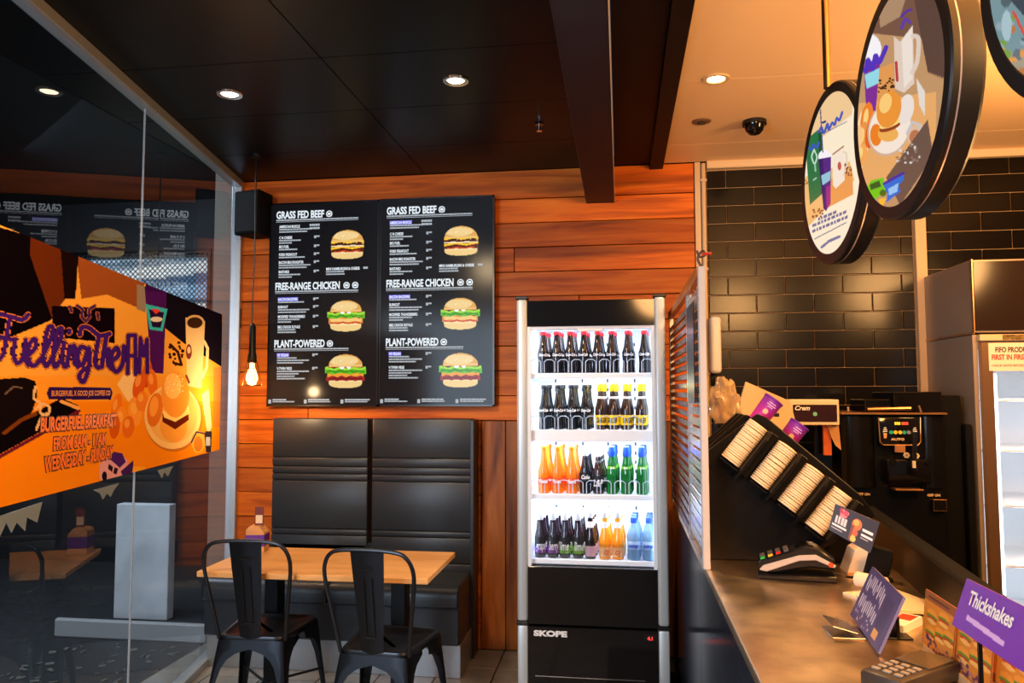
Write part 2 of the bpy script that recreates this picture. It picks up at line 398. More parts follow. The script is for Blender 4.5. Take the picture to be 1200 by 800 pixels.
# white dispenser and wire knot near it
# kitchen wall: black metro tiles, one by one
wk = sempty('wall_kitchen')
MB().box(0.51, 3.1, D+0.010, D+0.1, 0, 2.9).build('backing', mat('tile_grout', rgb(186, 150, 104), 0.8), wk, smooth=False)
TL = mat('black_glazed_tile', rgb(15, 11, 9), 0.2, spec=0.35, noise=0.25, nscale=3, bump=0.06, bscale=14)
tm = {}
def tile(x0, x1, z0, z1):
    w_ = round(x1-x0, 4)
    if w_ < 0.02: return
    if w_ not in tm:
        tm[w_] = MB().box(-w_/2+0.002, w_/2-0.002, -0.0, 0.012, -0.0502, 0.0502, 0.003).build('tile', TL, wk, smooth=False).data
        o = wk.children[-1]
    else: o = link('tile', tm[w_], wk)
    o.location = ((x0+x1)/2, D+random.uniform(-0.0006, 0.0006), (z0+z1)/2); o.rotation_euler = (random.uniform(-0.004, 0.004), 0, random.uniform(-0.003, 0.003))
def tilerows(X0, X1, zt, zb, first):
    k = 0; z = zt
    while z > zb:
        off = first+(0 if k % 2 == 0 else 0.157); x = off
        while x > X0: x -= 0.3135
        while x < X1:
            tile(max(x, X0), min(x+0.3135, X1), z-0.1045, z); x += 0.3135
        z -= 0.1045; k += 1
tilerows(0.512, 1.628, 2.78, 1.15, 0.62)
tilerows(1.70, 3.0, 2.80, 1.95, 1.83)
struct(MB().box(1.632, 1.69, D-0.03, D+0.05, 0.0, 2.82, 0.003).build('trim_2', EDGE, smooth=False))
struct(MB().box(0.51, 3.1, D-0.035, D+0.02, 2.785, 2.83, 0.004).build('trim_3', mat('cornice_paint', rgb(226, 200, 156), 0.5), smooth=False))
# right-hand end of the kitchen, outside the frame
struct(MB().box(3.0, 3.1, -2.2, 4.6, 0, 2.9).build('wall_right', mat('dark_paint', rgb(60, 48, 38), 0.6), smooth=False))

# ceilings
CB = mat('black_ceiling_panel', rgb(9, 10, 12), 0.36, spec=0.14, noise=0.15, nscale=2, bump=0.02, bscale=3)
ce = struct(MB().box(-2.42, -0.19, -2.2, 4.6, 2.836, 2.9).build('ceiling', BLACKR, smooth=False))
pm = {}
for j in range(-1, 5):
    y0, y1 = 0.57+0.57*(j+1), 0.57+0.57*(j+2)
    y0 += 0; 
    for (a, b) in ((-2.40, -1.17), (-1.17, -0.19)):
        MB().box(a+0.002, b-0.002, y0+0.002, y1-0.002, 2.83, 2.836, 0.001).build('panel', CB, ce, smooth=False)
for (a, b) in ((-2.40, -1.17), (-1.17, -0.19)):
    MB().box(a+0.002, b-0.002, 3.992, 4.514, 2.83, 2.836, 0.001).build('panel', CB, ce, smooth=False)
DK = mat('dark_brown_paint', rgb(15, 11, 12), 0.5, spec=0.15)
tb = sempty('trim_4')
MB().box(-0.02, 0.245, -2.2, 4.514, 2.832, 2.9).build('soffit', DK, tb, smooth=False)
MB().box(0.185, 0.262, -2.2, 4.514, 2.80, 2.86, 0.002).build('bulkhead_edge', DK, tb, smooth=False)
be = sempty('trim_5')
MB().box(-0.188, -0.022, -2.2, 4.513, 2.61, 2.85, 0.003).build('beam', mat('beam_paint', rgb(26, 20, 26), 0.45, spec=0.2, bump=0.03), be, smooth=False)
MB().box(-0.0225, -0.0185, -2.2, 4.513, 2.608, 2.612).build('edge_highlight', EDGE, be, smooth=False)  # pale strip standing in for the highlight along the beam's right edge
CK = mat('kitchen_ceiling_paint', rgb(244, 208, 158), 0.5, bump=0.05, bscale=5)
ck = struct(MB().box(0.262, 3.1, -2.2, 4.6, 2.838, 2.9).build('ceiling', BLACKR, smooth=False))
ys = [-2.2, 0.3, 1.0, 1.7, 2.47, 3.30, 4.17, 4.50]
for a, b in zip(ys, ys[1:]):
    for (c, d) in ((0.262, 1.47), (1.47, 2.67), (2.67, 3.05)):
        MB().box(c+0.0008, d-0.0008, a+0.0012, b-0.0012, 2.83, 2.838, 0.0008).build('panel', CK, ck, smooth=False)

# downlights
def downlight(x, y, label, col, power, es, trim):
    t = thing('downlight', label, 'light', (x, y, 2.83))
    MB().lathe([(0.036, -0.001), (0.040, -0.006), (0.055, -0.006), (0.058, 0.0)], 28, cap=False).build('trim_ring', trim, t)
    MB().cyl((0, 0, -0.002), (0, 0, 0.004), 0.036, n=24).build('lamp', emis('lamp_'+name_of(col), (*col, 1), es), t)
    s = light('downlight_beam', 'SPOT', (0, 0, -0.02), power, col, 0.03, spot=math.radians(115), blend=0.8); s.parent = t
    return t
def name_of(c): return '%d' % int(c[2]*100)
downlight(-1.716, 3.148, 'round recessed downlight in the black ceiling, the one nearer the glass wall', (1, 0.78, 0.5), 16, 12, CHROME)
downlight(-0.683, 3.146, 'round recessed downlight in the black ceiling, above the right menu screen', (1, 0.72, 0.42), 22, 12, CHROME)
downlight(0.419, 3.288, 'bright round downlight in the cream kitchen ceiling', (1, 0.70, 0.36), 60, 20, EDGE)
for o in [x for x in COL.objects if x.name.startswith('downlight_beam')]: pass
t = thing('ceiling_speaker', 'small flat grey disc in the cream ceiling behind the downlight', 'sensor', (0.412, 3.811, 2.83))
MB().lathe([(0.0, -0.008), (0.035, -0.008), (0.045, -0.004), (0.047, 0.0)], 24, cap=False).build('cover', mat('taupe', rgb(120, 92, 66), 0.5), t)
MB().cyl((0, 0, -0.012), (0, 0, -0.008), 0.02).build('grille', BLACKP, t)
t = thing('dome_camera', 'black dome security camera on the cream kitchen ceiling', 'camera', (0.671, 3.849, 2.83))
MB().cyl((0, 0, -0.02), (0, 0, 0), 0.058, n=28).build('base', BLACKP, t)
MB().lathe([(0.0, -0.072), (0.025, -0.066), (0.042, -0.048), (0.05, -0.02)], 24, cap=False).build('dome', BLACKG, t)
t = thing('smoke_sensor', 'tiny dark sprinkler fitting on the black ceiling left of the beam', 'sensor', (-0.385, 3.731, 2.83))
MB().cyl((0, 0, -0.006), (0, 0, 0), 0.022).build('plate', BLACKG, t)
MB().cyl((0, 0, -0.035), (0, 0, -0.006), 0.007).cyl((0, 0, -0.038), (0, 0, -0.035), 0.014).build('nozzle', CHROME, t)

# ------------------------------------------------------------ glass shopfront on the left
GD = Vector((0.19, -1, 0)).normalized(); GN = Vector((-GD.y, GD.x, 0))
G = Matrix(((GD.x, GN.x, 0, -2.38), (GD.y, GN.y, 0, D), (0, 0, 1, 0), (0, 0, 0, 1)))
wn = sempty('window_1'); wn.matrix_world = G
GL = glass('shopfront_glass', (0.90, 0.93, 0.95, 1), 0.05)
for a, b in ((0.05, 1.398), (1.402, 2.9), (2.904, 4.6)):
    MB().box(a, b, -0.004, 0.004, 0.035, 2.79).build('pane', GL, wn, smooth=False)
MB().box(1.398, 1.402, -0.004, 0.004, 0.04, 2.78).box(2.9, 2.904, -0.004, 0.004, 0.04, 2.78).build('joint', mat('silicone', rgb(150, 152, 155), 0.5), wn, smooth=False)
FR = mat('silver_frame', rgb(168, 172, 176), 0.35, 0.5)
MB().box(0.0, 0.05, -0.03, 0.03, 0, 2.83, 0.002).build('jamb', FR, wn, smooth=False)
MB().box(0.05, 4.6, -0.03, 0.03, 2.785, 2.83, 0.002).build('head_rail', FR, wn, smooth=False)
MB().box(0.05, 4.6, -0.03, 0.03, 0.0, 0.038, 0.002).build('bottom_rail', FR, wn, smooth=False)
MB().box(0.012, 0.034, 0.031, 0.033, 1.90, 2.02).build('sticker', BLACKP, wn, smooth=False)

# the lane outside
GRD = mat('dark_asphalt', rgb(34, 34, 36), 0.75, noise=0.5, nscale=25, bump=0.9, bscale=70)
lo = struct(MB().box(-9, -1.2, -2, 9, -0.12, -0.065).build('ground', GRD, smooth=False)); 
CONC = mat('pale_concrete', rgb(196, 200, 204), 0.6, noise=0.2, nscale=4, bump=0.2)
struct(MB().box(-3.50, -3.10, 5.0, 5.08, -0.064, 0.72, 0.004).build('trim_6', CONC, smooth=False))
struct(MB().box(-3.62, -2.43, 4.58, 4.62, -0.065, 0.05, 0.01).build('kerb_strip', mat('kerb', rgb(150, 150, 150), 0.6), smooth=False))
ew = sempty('wall_lane')
MB().box(-8, -5.2, 6.62, 6.9, -0.1, 3.4).box(-5.2, -3.78, 6.62, 6.9, 2.80, 3.4).box(-5.2, -3.78, 6.62, 6.9, -0.1, 1.45).box(-3.78, -2.3, 6.62, 6.9, -0.1, 3.4).build('facade', mat('dark_render', rgb(22, 22, 25), 0.6, noise=0.2, nscale=3), ew, smooth=False)
struct(MB().box(-8, -7.9, -2, 6.9, -0.1, 3.4).build('wall_left', mat('dark_render2', rgb(34, 36, 40), 0.6), smooth=False))
struct(MB().box(-8, -2.46, -2, 6.9, 3.3, 3.4).build('ceiling', mat('soffit_dark', rgb(14, 17, 19), 0.6), smooth=False))
MB().box(-2.56, -2.40, D+0.03, D+0.12, -0.1, 3.3).build('return_wall', mat('pale_lane_wall', rgb(120, 108, 96), 0.6, noise=0.15, nscale=3), ew, smooth=False)
# window with wire mesh, a daylit yard behind it
wi = sempty('window_2', (-5.2, 6.62, 0))
h_, w_ = 60, 90
XX, ZZ = np.meshgrid(np.linspace(0, 1.42, w_), np.linspace(2.8, 1.45, h_))
a = Art(XX, ZZ, (190, 215, 235))
for z0, z1, c in ((2.72, 2.80, (120, 150, 170)), (2.6, 2.72, (235, 245, 250)), (2.5, 2.6, (70, 110, 150)), (2.36, 2.5, (150, 190, 225)), (2.3, 2.36, (60, 90, 120)), (2.1, 2.3, (235, 240, 235)), (2.0, 2.1, (220, 200, 120)), (1.7, 2.0, (180, 200, 190)), (1.45, 1.7, (110, 130, 120))):
    a.put((ZZ-0.08*XX > z0-0.05) & (ZZ-0.08*XX < z1-0.05), c)
a.poly([(1.0, 2.25), (1.42, 2.35), (1.42, 1.9), (1.1, 1.85)], (90, 140, 60)); a.poly([(0.6, 2.1), (0.95, 2.2), (0.9, 1.95)], (200, 160, 60))
art_mesh('daylit_view', np.stack([XX, np.full_like(XX, 0.25), ZZ], -1), a.c, artmat('yard_light', 1.1, diffuse=0), wi)
mm = MB()
for s in np.arange(-1.4, 1.5, 0.05):
    for sg in (1, -1):
        x0, x1 = max(0, s), min(1.42, s+1.35)
        if x1 <= x0: continue
        za, zb = 1.45+(x0-s), 1.45+(x1-s)
        if sg < 0: x0, x1 = 1.42-x0, 1.42-x1
        mm.tube([(x0, 0, za), (x1, 0, zb)], 0.0045, 4)
tag(mm.build('wire_mesh', mat('mesh_wire', rgb(40, 44, 48), 0.5), wi), kind='stuff')
MB().box(-0.03, 0, -0.02, 0.1, 1.42, 2.83).box(1.42, 1.45, -0.02, 0.1, 1.42, 2.83).box(0, 1.42, -0.02, 0.1, 2.8, 2.83).box(0, 1.42, -0.02, 0.1, 1.42, 1.45).build('window_frame', BLACKM, wi, smooth=False)
# leaf litter outside by the rail
lt = MB()
for i in range(70):
    x, y = random.uniform(-3.4, -2.5), random.uniform(3.7, 4.5); s = random.uniform(0.008, 0.022)
    if x > -2.38+.19*(D-y)-0.07: continue
    lt.box(-s, s, -s*0.5, s*0.5, 0, 0.006, M=Matrix.Translation((x, y, -0.062)) @ Matrix.Rotation(random.uniform(0, 3), 4, 'Z') @ Matrix.Rotation(random.uniform(-.3, .3), 4, 'X'))
o = lt.build('leaf_litter', mat('pale_litter', rgb(100, 98, 92), 0.8), smooth=False); tag(o, 'pale leaf litter scattered on the dark ground outside the glass', 'litter', kind='stuff')

# ------------------------------------------------------------ poster on the glass
def glass_pt(s, z, off=0.007): return G @ Vector((s, off, z))
S0, S1, Z0, Z1 = 0.30, 2.95, 1.13, 2.0
def pz(s):  # top and bottom edges
    return 1.165-0.012*(s-0.3), 1.955+0.032*(s-0.3)
dst = [photo_xy(glass_pt(s, z)) for s, z in ((0.3, 1.1), (2.6, 1.1), (2.6, 2.1), (0.3, 2.1))]
Hm = homog([(0.3, 1.1), (2.6, 1.1), (2.6, 2.1), (0.3, 2.1)], dst)
def poster(s_, z_):
    q = Hm @ np.stack([s_.ravel(), z_.ravel(), np.ones(s_.size)]); return (q[0]/q[2]).reshape(s_.shape), (q[1]/q[2]).reshape(s_.shape)
nu, nv = 760, 340
s_lin = 0.30+(1.75-0.30)*np.linspace(0, 1, 560); s_lin = np.concatenate([s_lin, np.linspace(1.75, 2.95, 201)[1:]])
V = np.linspace(0, 1, nv)
Sg, Vg = np.meshgrid(s_lin, V)
Zb, Zt = 1.165-0.012*(Sg-0.3), 1.955+0.032*(Sg-0.3); Zg = Zb+(Zt-Zb)*Vg
PX, PY = poster(Sg, Zg)
zx = lambda pts: [(x/4.615, 330+y/4.615) for x, y in pts]
zy = lambda pts: [(x/4.615, 440+y/4.615) for x, y in pts]
a = Art(PX, PY, (246, 140, 16))
a.put(PY < 470, (244, 158, 44)); a.put(PY < 440, (240, 166, 62))
g = np.clip((PY-400)/200, 0, 1)
a.poly([(-60, 250), (85, 290), (60, 375), (0, 400), (-60, 400)], (12, 6, 10))
a.poly([(35, 270), (72, 284), (80, 345), (60, 372), (35, 300)], (96, 40, 14)); a.poly([(88, 291), (170, 330), (160, 360), (125, 345), (95, 350)], (150, 78, 34))
a.poly([(70, 285), (92, 292), (88, 350), (75, 350)], (24, 10, 8))
a.poly([(60, 358), (134, 361), (134, 402), (62, 395)], (16, 6, 16))
a.poly([(170, 328), (260, 368), (260, 430), (215, 402), (194, 385), (172, 370)], (22, 16, 28))
a.poly([(160, 333), (172, 336), (170, 366), (160, 362)], (150, 130, 112))
# cup, mug and coffee beans
a.poly([(169, 336), (195, 342), (191, 438), (177, 436)], (74, 22, 100)); a.ell(182, 337, 13, 5, (58, 18, 86))
a.poly([(170, 356), (196, 362), (190, 388), (175, 386)], (60, 190, 205)); a.poly([(174, 362), (192, 366), (188, 384), (178, 383)], (40, 20, 60)); a.ell(183, 374, 7, 3, (235, 220, 200)); a.poly([(177, 362), (182, 368), (188, 364), (184, 362)], (230, 60, 60))
a.line(zx([(920, 340), (960, 380), (980, 450), (940, 440)]), 1.6, (50, 24, 12)); a.spots((196, 400, 214, 430), 16, (1.0, 2.2), [(60, 26, 10), (40, 16, 8)], 4)
a.poly([(217, 372), (240, 376), (236, 455), (219, 452)], (232, 196, 140)); a.ell(228, 377, 11, 8, (222, 184, 128)); a.ell(228, 378, 9, 6.5, (60, 34, 18))
a.line([(239, 400), (243, 408), (242, 430), (237, 442)], 1.6, (236, 204, 150)); a.ell(221, 412, 3.5, 9, (120, 50, 40)); a.ell(221, 410, 2, 4, (232, 190, 140))
a.line([(218, 440), (221, 448)], 1.3, (120, 50, 40))
# wedges and chicken pieces, plate with breakfast burger
a.poly([(137, 450), (150, 430), (160, 440), (158, 478), (148, 468)], (250, 206, 140))
for cx, cy, rx, ry, an, c in ((172, 438, 6, 16, 0.1, (206, 70, 20)), (163, 450, 7, 18, 0.25, (224, 92, 26)), (178, 448, 6, 16, -0.1, (232, 110, 30)), (136, 478, 6, 17, 0.2, (238, 120, 30)), (142, 492, 7, 16, 0, (246, 146, 44)), (158, 482, 8, 17, -.1, (250, 156, 54)), (150, 500, 7, 13, .1, (228, 110, 28)), (166, 470, 7, 12, .1, (240, 130, 40)), (134, 500, 6, 14, .1, (214, 90, 20))):
    a.ell(cx, cy, rx, ry, c, an); a.ell(cx-1.5, cy-4, rx*.45, ry*.4, (255, 190, 90), an, .6)
a.ell(203, 490, 34, 39, (196, 110, 34)); a.ell(202, 488, 33, 38, (246, 198, 122)); a.ell(202, 486, 29, 33, (240, 178, 96))
a.ell(181, 480, 9, 20, (226, 118, 34), .15); a.ell(180, 476, 5, 12, (250, 160, 60), .15)
a.ell(203, 500, 16, 18, (240, 160, 60)); a.poly([(190, 484), (220, 478), (221, 492), (205, 503), (190, 494)], (96, 30, 10)); a.poly([(190, 482), (221, 475), (222, 484), (205, 494), (192, 489)], (255, 210, 120))
a.ell(205, 462, 16.5, 27, (238, 150, 50)); a.ell(202, 452, 10, 15, (250, 188, 100)); a.spots((195, 438, 214, 460), 26, (0.5, 0.9), [(255, 226, 170)], 6)
a.poly([(236, 462), (244, 456), (248, 500), (243, 512)], (232, 200, 150)); a.ell(232, 518, 8, 13, (246, 170, 60)); a.ell(232, 520, 5, 9, (206, 120, 40)); a.line([(224, 518), (230, 506), (240, 508), (242, 528)], 1.0, (60, 50, 80)); a.poly([(240, 505), (248, 505), (247, 530), (241, 530)], (50, 40, 50)); a.poly([(241, 512), (246, 512), (246, 522), (241, 522)], (190, 190, 190))
a.put((PX > 250) & (PY > 430) & (PY < 500), (170, 110, 70), .5)
# wallet and keys
a.poly(zy([(-200, 30), (130, 10), (190, 30), (200, 110), (170, 200), (60, 300), (-200, 480)]), (20, 12, 14)); a.poly(zy([(200, 190), (330, 120), (420, 160), (425, 210), (330, 240), (-100, 480), (-100, 400)]), (14, 8, 14))
a.line(zy([(425, 190), (210, 320), (-60, 470)]), 2.0, (110, 24, 50)); a.line(zy([(330, 140), (420, 175)]), 2.0, (240, 170, 90)); a.line(zy([(20, 310), (110, 240), (190, 205)]), 2.2, (120, 60, 20)); a.line(zy([(25, 100), (70, 60), (115, 65)]), 0.9, (110, 90, 80))
for q in ([(190, 60), (180, 120), (215, 150), (190, 180)], [(225, 150), (265, 170), (255, 210), (215, 200), (225, 155)], [(235, 210), (215, 240), (195, 290)], [(250, 205), (240, 250)]): a.line(zy(smooth_line(q)), 1.5, (236, 190, 130))
# little purple pickup
a.poly([(116, 545), (128, 532), (140, 530), (150, 540), (148, 556), (122, 565), (116, 560)], (226, 160, 170)); a.poly([(126, 536), (133, 529), (143, 531), (147, 541), (140, 548)], (74, 36, 110)); a.poly([(141, 552), (156, 539), (155, 556), (144, 560)], (66, 34, 100))
a.poly([(127, 543), (132, 547), (131, 553), (126, 549)], (40, 26, 40)); a.poly([(134, 547), (138, 549), (136, 556), (132, 554)], (40, 26, 40)); a.ell(122, 558, 3, 6, (30, 20, 30)); a.poly([(156, 546), (170, 547), (168, 553), (154, 556)], (250, 170, 40))
# emblem, script lettering
for q in ([(415, 130), (445, 150), (440, 190), (462, 215), (482, 190), (480, 150), (510, 130)], [(375, 135), (385, 160)], [(525, 170), (530, 200)]): a.line(zx(q), 2.2, (200, 110, 40)); a.line(zx(q), 1.5, (60, 30, 90))
ST = [[(-20, 170), (60, 190), (120, 205), (150, 180)], [(50, 200), (35, 280), (15, 390), (-20, 430)], [(0, 300), (60, 312)],
      [(80, 310), (70, 390), (90, 440), (120, 410), (135, 320)], [(137, 315), (132, 410), (150, 450)],
      [(150, 400), (190, 355), (185, 310), (155, 345), (152, 420), (180, 455), (215, 420)],
      [(215, 430), (275, 300), (282, 245), (255, 260), (232, 390), (245, 455), (270, 430)], [(270, 430), (325, 310), (332, 255), (308, 270), (285, 390), (295, 460), (320, 430)],
      [(345, 330), (332, 420), (350, 460)], [(372, 262), (372, 275)], [(375, 350), (360, 455)], [(362, 420), (398, 345), (400, 430), (420, 460)],
      [(470, 365), (432, 355), (418, 420), (445, 450), (478, 360), (478, 460), (450, 540), (425, 510), (455, 470)],
      [(430, 285), (440, 248), (480, 250), (535, 290), (590, 282)], [(532, 300), (512, 430), (530, 465)], [(572, 300), (548, 460)], [(550, 420), (585, 365), (582, 440), (602, 470)],
      [(602, 430), (640, 395), (628, 358), (600, 400), (608, 465), (632, 485), (662, 440), (668, 350)]]
BK = [[(688, 495), (692, 290), (730, 290), (732, 500)], [(690, 400), (730, 400)], [(752, 490), (757, 305), (776, 400), (794, 312), (795, 490)]]
ST = [smooth_line(q) for q in ST]
for wd, c in ((4.9, (30, 8, 40)), (4.3, (240, 136, 40)), (3.4, (20, 6, 30)), (3.0, (62, 26, 122))):
    for q in ST: a.line(zx(q), wd*0.82, c)
    for q in BK: a.line(zx(q), wd*0.72, c)
a.poly(zx([(262, 568), (595, 572), (607, 600), (597, 638), (262, 636), (250, 604)]), (46, 20, 86))
tb_ = artmat('poster_print', 0.0, 0.8, spec=0.0)
pos = np.zeros(Sg.shape+(3,))
for i in range(3): pos[..., i] = G[i][0]*Sg+G[i][1]*0.0085+G[i][2]*Zg+G[i][3]
po = thing('window_poster', 'large orange breakfast poster stuck across the glass shopfront', 'poster')
art_mesh('print', pos, a.c, tb_, po)
bk = MB(); 
bq = [(0.30, 1.165), (2.95, 1.133), (2.95, 2.04), (0.30, 1.955)]
bk.prism([(x, z) for x, z in bq], 'Y', 0.0055, 0.008, M=G.copy()); bk.build('backing_film', mat('film_back', rgb(120, 74, 40), 0.6), po, smooth=False)
# printed words
OUT = mat('poster_outline', rgb(40, 10, 30), 0.5); ORG = mat('poster_orange', rgb(250, 120, 30), 0.45); PRP = mat('poster_letter_orange', rgb(232, 130, 40), 0.5)
Hi = np.linalg.inv(Hm)
def on_poster(x, y):
    q = Hi @ np.array([x, y, 1.0]); return q[0]/q[2], q[1]/q[2]
def poster_text(body, xl, yl, xr, yr, hpx, fill, back, bold):
    (s0, z0), (s1, z1) = on_poster(xl, yl), on_poster(xr, yr); s_t, z_t = on_poster(xl, yl-hpx); hgt = z_t-z0
    me = text_mesh(body, hgt/0.70, bold=0.0); wd = max(v.co.x for v in me.vertices); L_ = math.hypot(s1-s0, z1-z0)
    ang = math.atan2(z1-z0, s0-s1)
    for k_, (m_, bo, off) in enumerate(((back, bold*2.6, 0.0095), (fill, bold, 0.0105))):
        if m_ is None: continue
        me2 = text_mesh(body, hgt/0.70, sx=L_/wd, bold=bo*hgt)
        # glass-local: text runs towards -s, faces +n
        M_ = G @ Matrix.Translation((s0, off, z0)) @ Matrix(((-1, 0, 0, 0), (0, 0, 1, 0), (0, 1, 0, 0), (0, 0, 0, 1))) @ Matrix.Rotation(ang, 4, 'Z')
        me2.transform(M_); me2.materials.clear(); me2.materials.append(m_); link('lettering', me2, po)
poster_text('BURGERFUEL BREAKFAST', 46, 505.5, 135, 498.5, 16, ORG, OUT, 0.055)
poster_text('FROM 8AM - 11AM', 61, 527, 123, 520, 14, ORG, OUT, 0.055)
poster_text('WEDNESDAY - SUNDAY', 51, 552, 131, 536, 16, ORG, OUT, 0.055)
poster_text('BURGERFUEL X GOOD JOE COFFEE CO', 59, 464, 128, 463, 6.5, PRP, None, 0.02)
# winged edge of grey frosted film below the poster
wf = thing('frosted_transfers', 'grey torn-edge wing transfers on the glass just below the orange poster', 'decal')
fg = mat('frost_grey', rgb(120, 134, 142), 0.5)
for pts in ([(2, 604), (50, 588), (44, 612), (32, 606), (30, 622), (20, 612), (14, 624), (8, 612), (-5, 640), (-10, 606)], [(110, 574), (140, 566), (134, 574), (130, 582), (126, 578), (121, 585), (118, 578)], [(185, 551), (203, 546), (197, 558), (193, 553), (190, 560)]):
    q = [on_poster(x, y) for x, y in pts]
    MB().prism(q, 'Y', 0.0045, 0.0062, M=G.copy()).build('transfer', fg, wf, smooth=False)
# outdoor dark strip sign above them handled by the lane
# ------------------------------------------------------------ menu screens
SCR = artmat('screen_image', 1.0, 0.14, diffuse=0, spec=0.12)
LETW = emis('screen_white', (0.80, 0.88, 0.95, 1), 1.0); LETG = emis('screen_grey', (0.50, 0.56, 0.62, 1), 0.8); LETB = emis('screen_blue', (0.10, 0.08, 0.75, 1), 1.0)
BEZ = mat('screen_bezel', rgb(8, 9, 12), 0.25)
def U(x): return (x-52)/370*0.700
def Vz(y): return 1.25-(y-62)/692*1.25
def dash_rows(m, x0, x1, y, hgt, seed):
    g = random.Random(seed); x = x0
    while x < x1-1:
        w_ = min(g.uniform(5, 15), x1-x)
        m.box(U(x), U(x+w_), -0.0065, -0.0055, Vz(y+hgt), Vz(y)); x += w_+1.0
def menu(loc, label):
    t = thing('menu_screen', label, 'screen', loc, 0, None)
    MB().box(0, 0.700, -0.004, 0.05, 0, 1.25, 0.004).box(0, 0.010, -0.008, 0, 0, 1.25).box(0.690, 0.700, -0.008, 0, 0, 1.25).box(0, 0.700, -0.008, 0, 0, 0.010).box(0, 0.700, -0.008, 0, 1.24, 1.25).build('casing', BEZ, t, smooth=False)
    XX, ZZ = np.meshgrid(np.linspace(0.010, 0.690, 220), np.linspace(1.24, 0.010, 360))
    px = XX/0.700*370+52; py = (1.25-ZZ)/1.25*692+62
    a = Art(px, py, (7, 10, 17))
    a.c += (np.clip((py-62)/692, 0, 1)*0.008)[..., None]
    burger_art(a, 316, 211, 128, 98, 'beef'); burger_art(a, 314, 452, 126, 104, 'chicken'); burger_art(a, 315, 637, 136, 112, 'plant')
    d = art_mesh('display', np.stack([XX, np.full_like(XX, -0.0052), ZZ], -1), a.c, SCR, t)
    def tx(body, x, y, hgt, wpx, m, name='heading', bold=0.0):
        s = (Vz(0)-Vz(hgt))/0.70; me = text_mesh(body, s); w0 = max(v.co.x for v in me.vertices)
        me = text_mesh(body, s, sx=(U(wpx)-U(0))/w0, bold=bold*s); me.transform(upright(U(x), -0.0065, Vz(y+hgt))); me.materials.clear(); me.materials.append(m); return link(name, me, d)
    for body, y, wpx, rule, icons in (('GRASS FED BEEF', 91, 162, 278, (254,)), ('FREE-RANGE CHICKEN', 336, 218, 280, (315, 344)), ('PLANT-POWERED', 531, 170, 250, (262,))):
        tx(body, 74, y, 24, wpx, LETW, bold=0.034)
        m = MB(); dash_rows(m, 74, 74+rule, y+28, 4.5, y); m.box(U(74), U(74+rule), -0.0065, -0.0055, Vz(y+37), Vz(y+35.5)); m.build('rule', LETG, d, smooth=False)
        m = MB()
        for cx in icons:
            m.lathe([(0.014, 0), (0.020, 0)], 16, M=Matrix.Translation((U(cx), -0.006, Vz(y+13))) @ Matrix.Rotation(PI/2, 4, 'X'), cap=False)
            m.box(U(cx-5), U(cx+5), -0.0065, -0.0055, Vz(y+17), Vz(y+9)); m.box(U(cx-9), U(cx+9), -0.0065, -0.0055, Vz(y+22), Vz(y+20))
        m.build('icon', LETW, d, smooth=False)
    items = [('AMERICAN MUSCLE', 85, 139, 70, 2, 0, 2), ('C N CHEESE', 85, 177, 44, 2, 0, 1), ('BIO FUEL', 85, 208, 34, 1, 0, 1), ('FORD FREAKOUT', 85, 235, 62, 1, 0, 1), ('BACON BBQ ROADSTER', 85, 262, 84, 2, 0, 1), ('BASTARD', 85, 294, 36, 2, 0, 1),
             ('MINI HAMBURGINI & CHEESE', 246, 288, 112, 2, 0, 3),
             ('BACON BACKFIRE', 85, 388, 66, 1, 1, 1), ('BURNOUT', 85, 414, 34, 2, 0, 1), ('MODIFIED THUNDERBIRD', 85, 447, 92, 2, 0, 1), ('BBQ CHOOK ROYALE', 85, 482, 76, 2, 0, 1),
             ('V8 VEGAN', 85, 577, 38, 3, 1, 1), ('V-TWIN VEGE', 85, 622, 50, 4, 0, 1)]
    dm = MB()
    for k, (body, x, y, wpx, n, hl, pr) in enumerate(items):
        if hl or (k == 0 and t.location.x > -1.6): MB().box(U(x-1.5), U(x+wpx+2), -0.0062, -0.0055, Vz(y+11), Vz(y-2)).build('highlight', LETB, d, smooth=False)
        tx(body, x, y, 9, wpx, LETW, 'item_name', 0.03)
        for r in range(n): dash_rows(dm, x, x+(108, 74, 60, 66)[(k+r) % 4] if r < n-1 else x+(95, 45, 62, 88)[k % 4], y+12+r*8.2, 4.6, k*7+r)
        if pr == 2:
            dash_rows(dm, 188, 222, y-2, 7, 3); dash_rows(dm, 188, 222, y+9, 7, 5)
        elif pr == 3: dm.box(U(370), U(385), -0.0065, -0.0055, Vz(y+7), Vz(y))
        else:
            dm.box(U(204), U(211), -0.0065, -0.0055, Vz(y+9), Vz(y)); dm.box(U(212), U(222), -0.0065, -0.0055, Vz(y+5), Vz(y))
    for x in (58, 178, 300):
        dm.box(U(x), U(x+9), -0.0065, -0.0055, Vz(744), Vz(731)); dash_rows(dm, x+14, x+(60, 84, 96)[(x-58)//120], 729, 5, x); dash_rows(dm, x+14, x+88, 736, 4, x+1)
    o = dm.build('small_print', LETG, d, smooth=False); tag(o, kind='stuff')
    return t
menu((-2.132, D-0.076, 1.412), 'left portrait menu screen listing burgers, nearer the glass wall')
menu((-1.428, D-0.076, 1.414), 'right portrait menu screen listing burgers, nearer the drinks fridge')

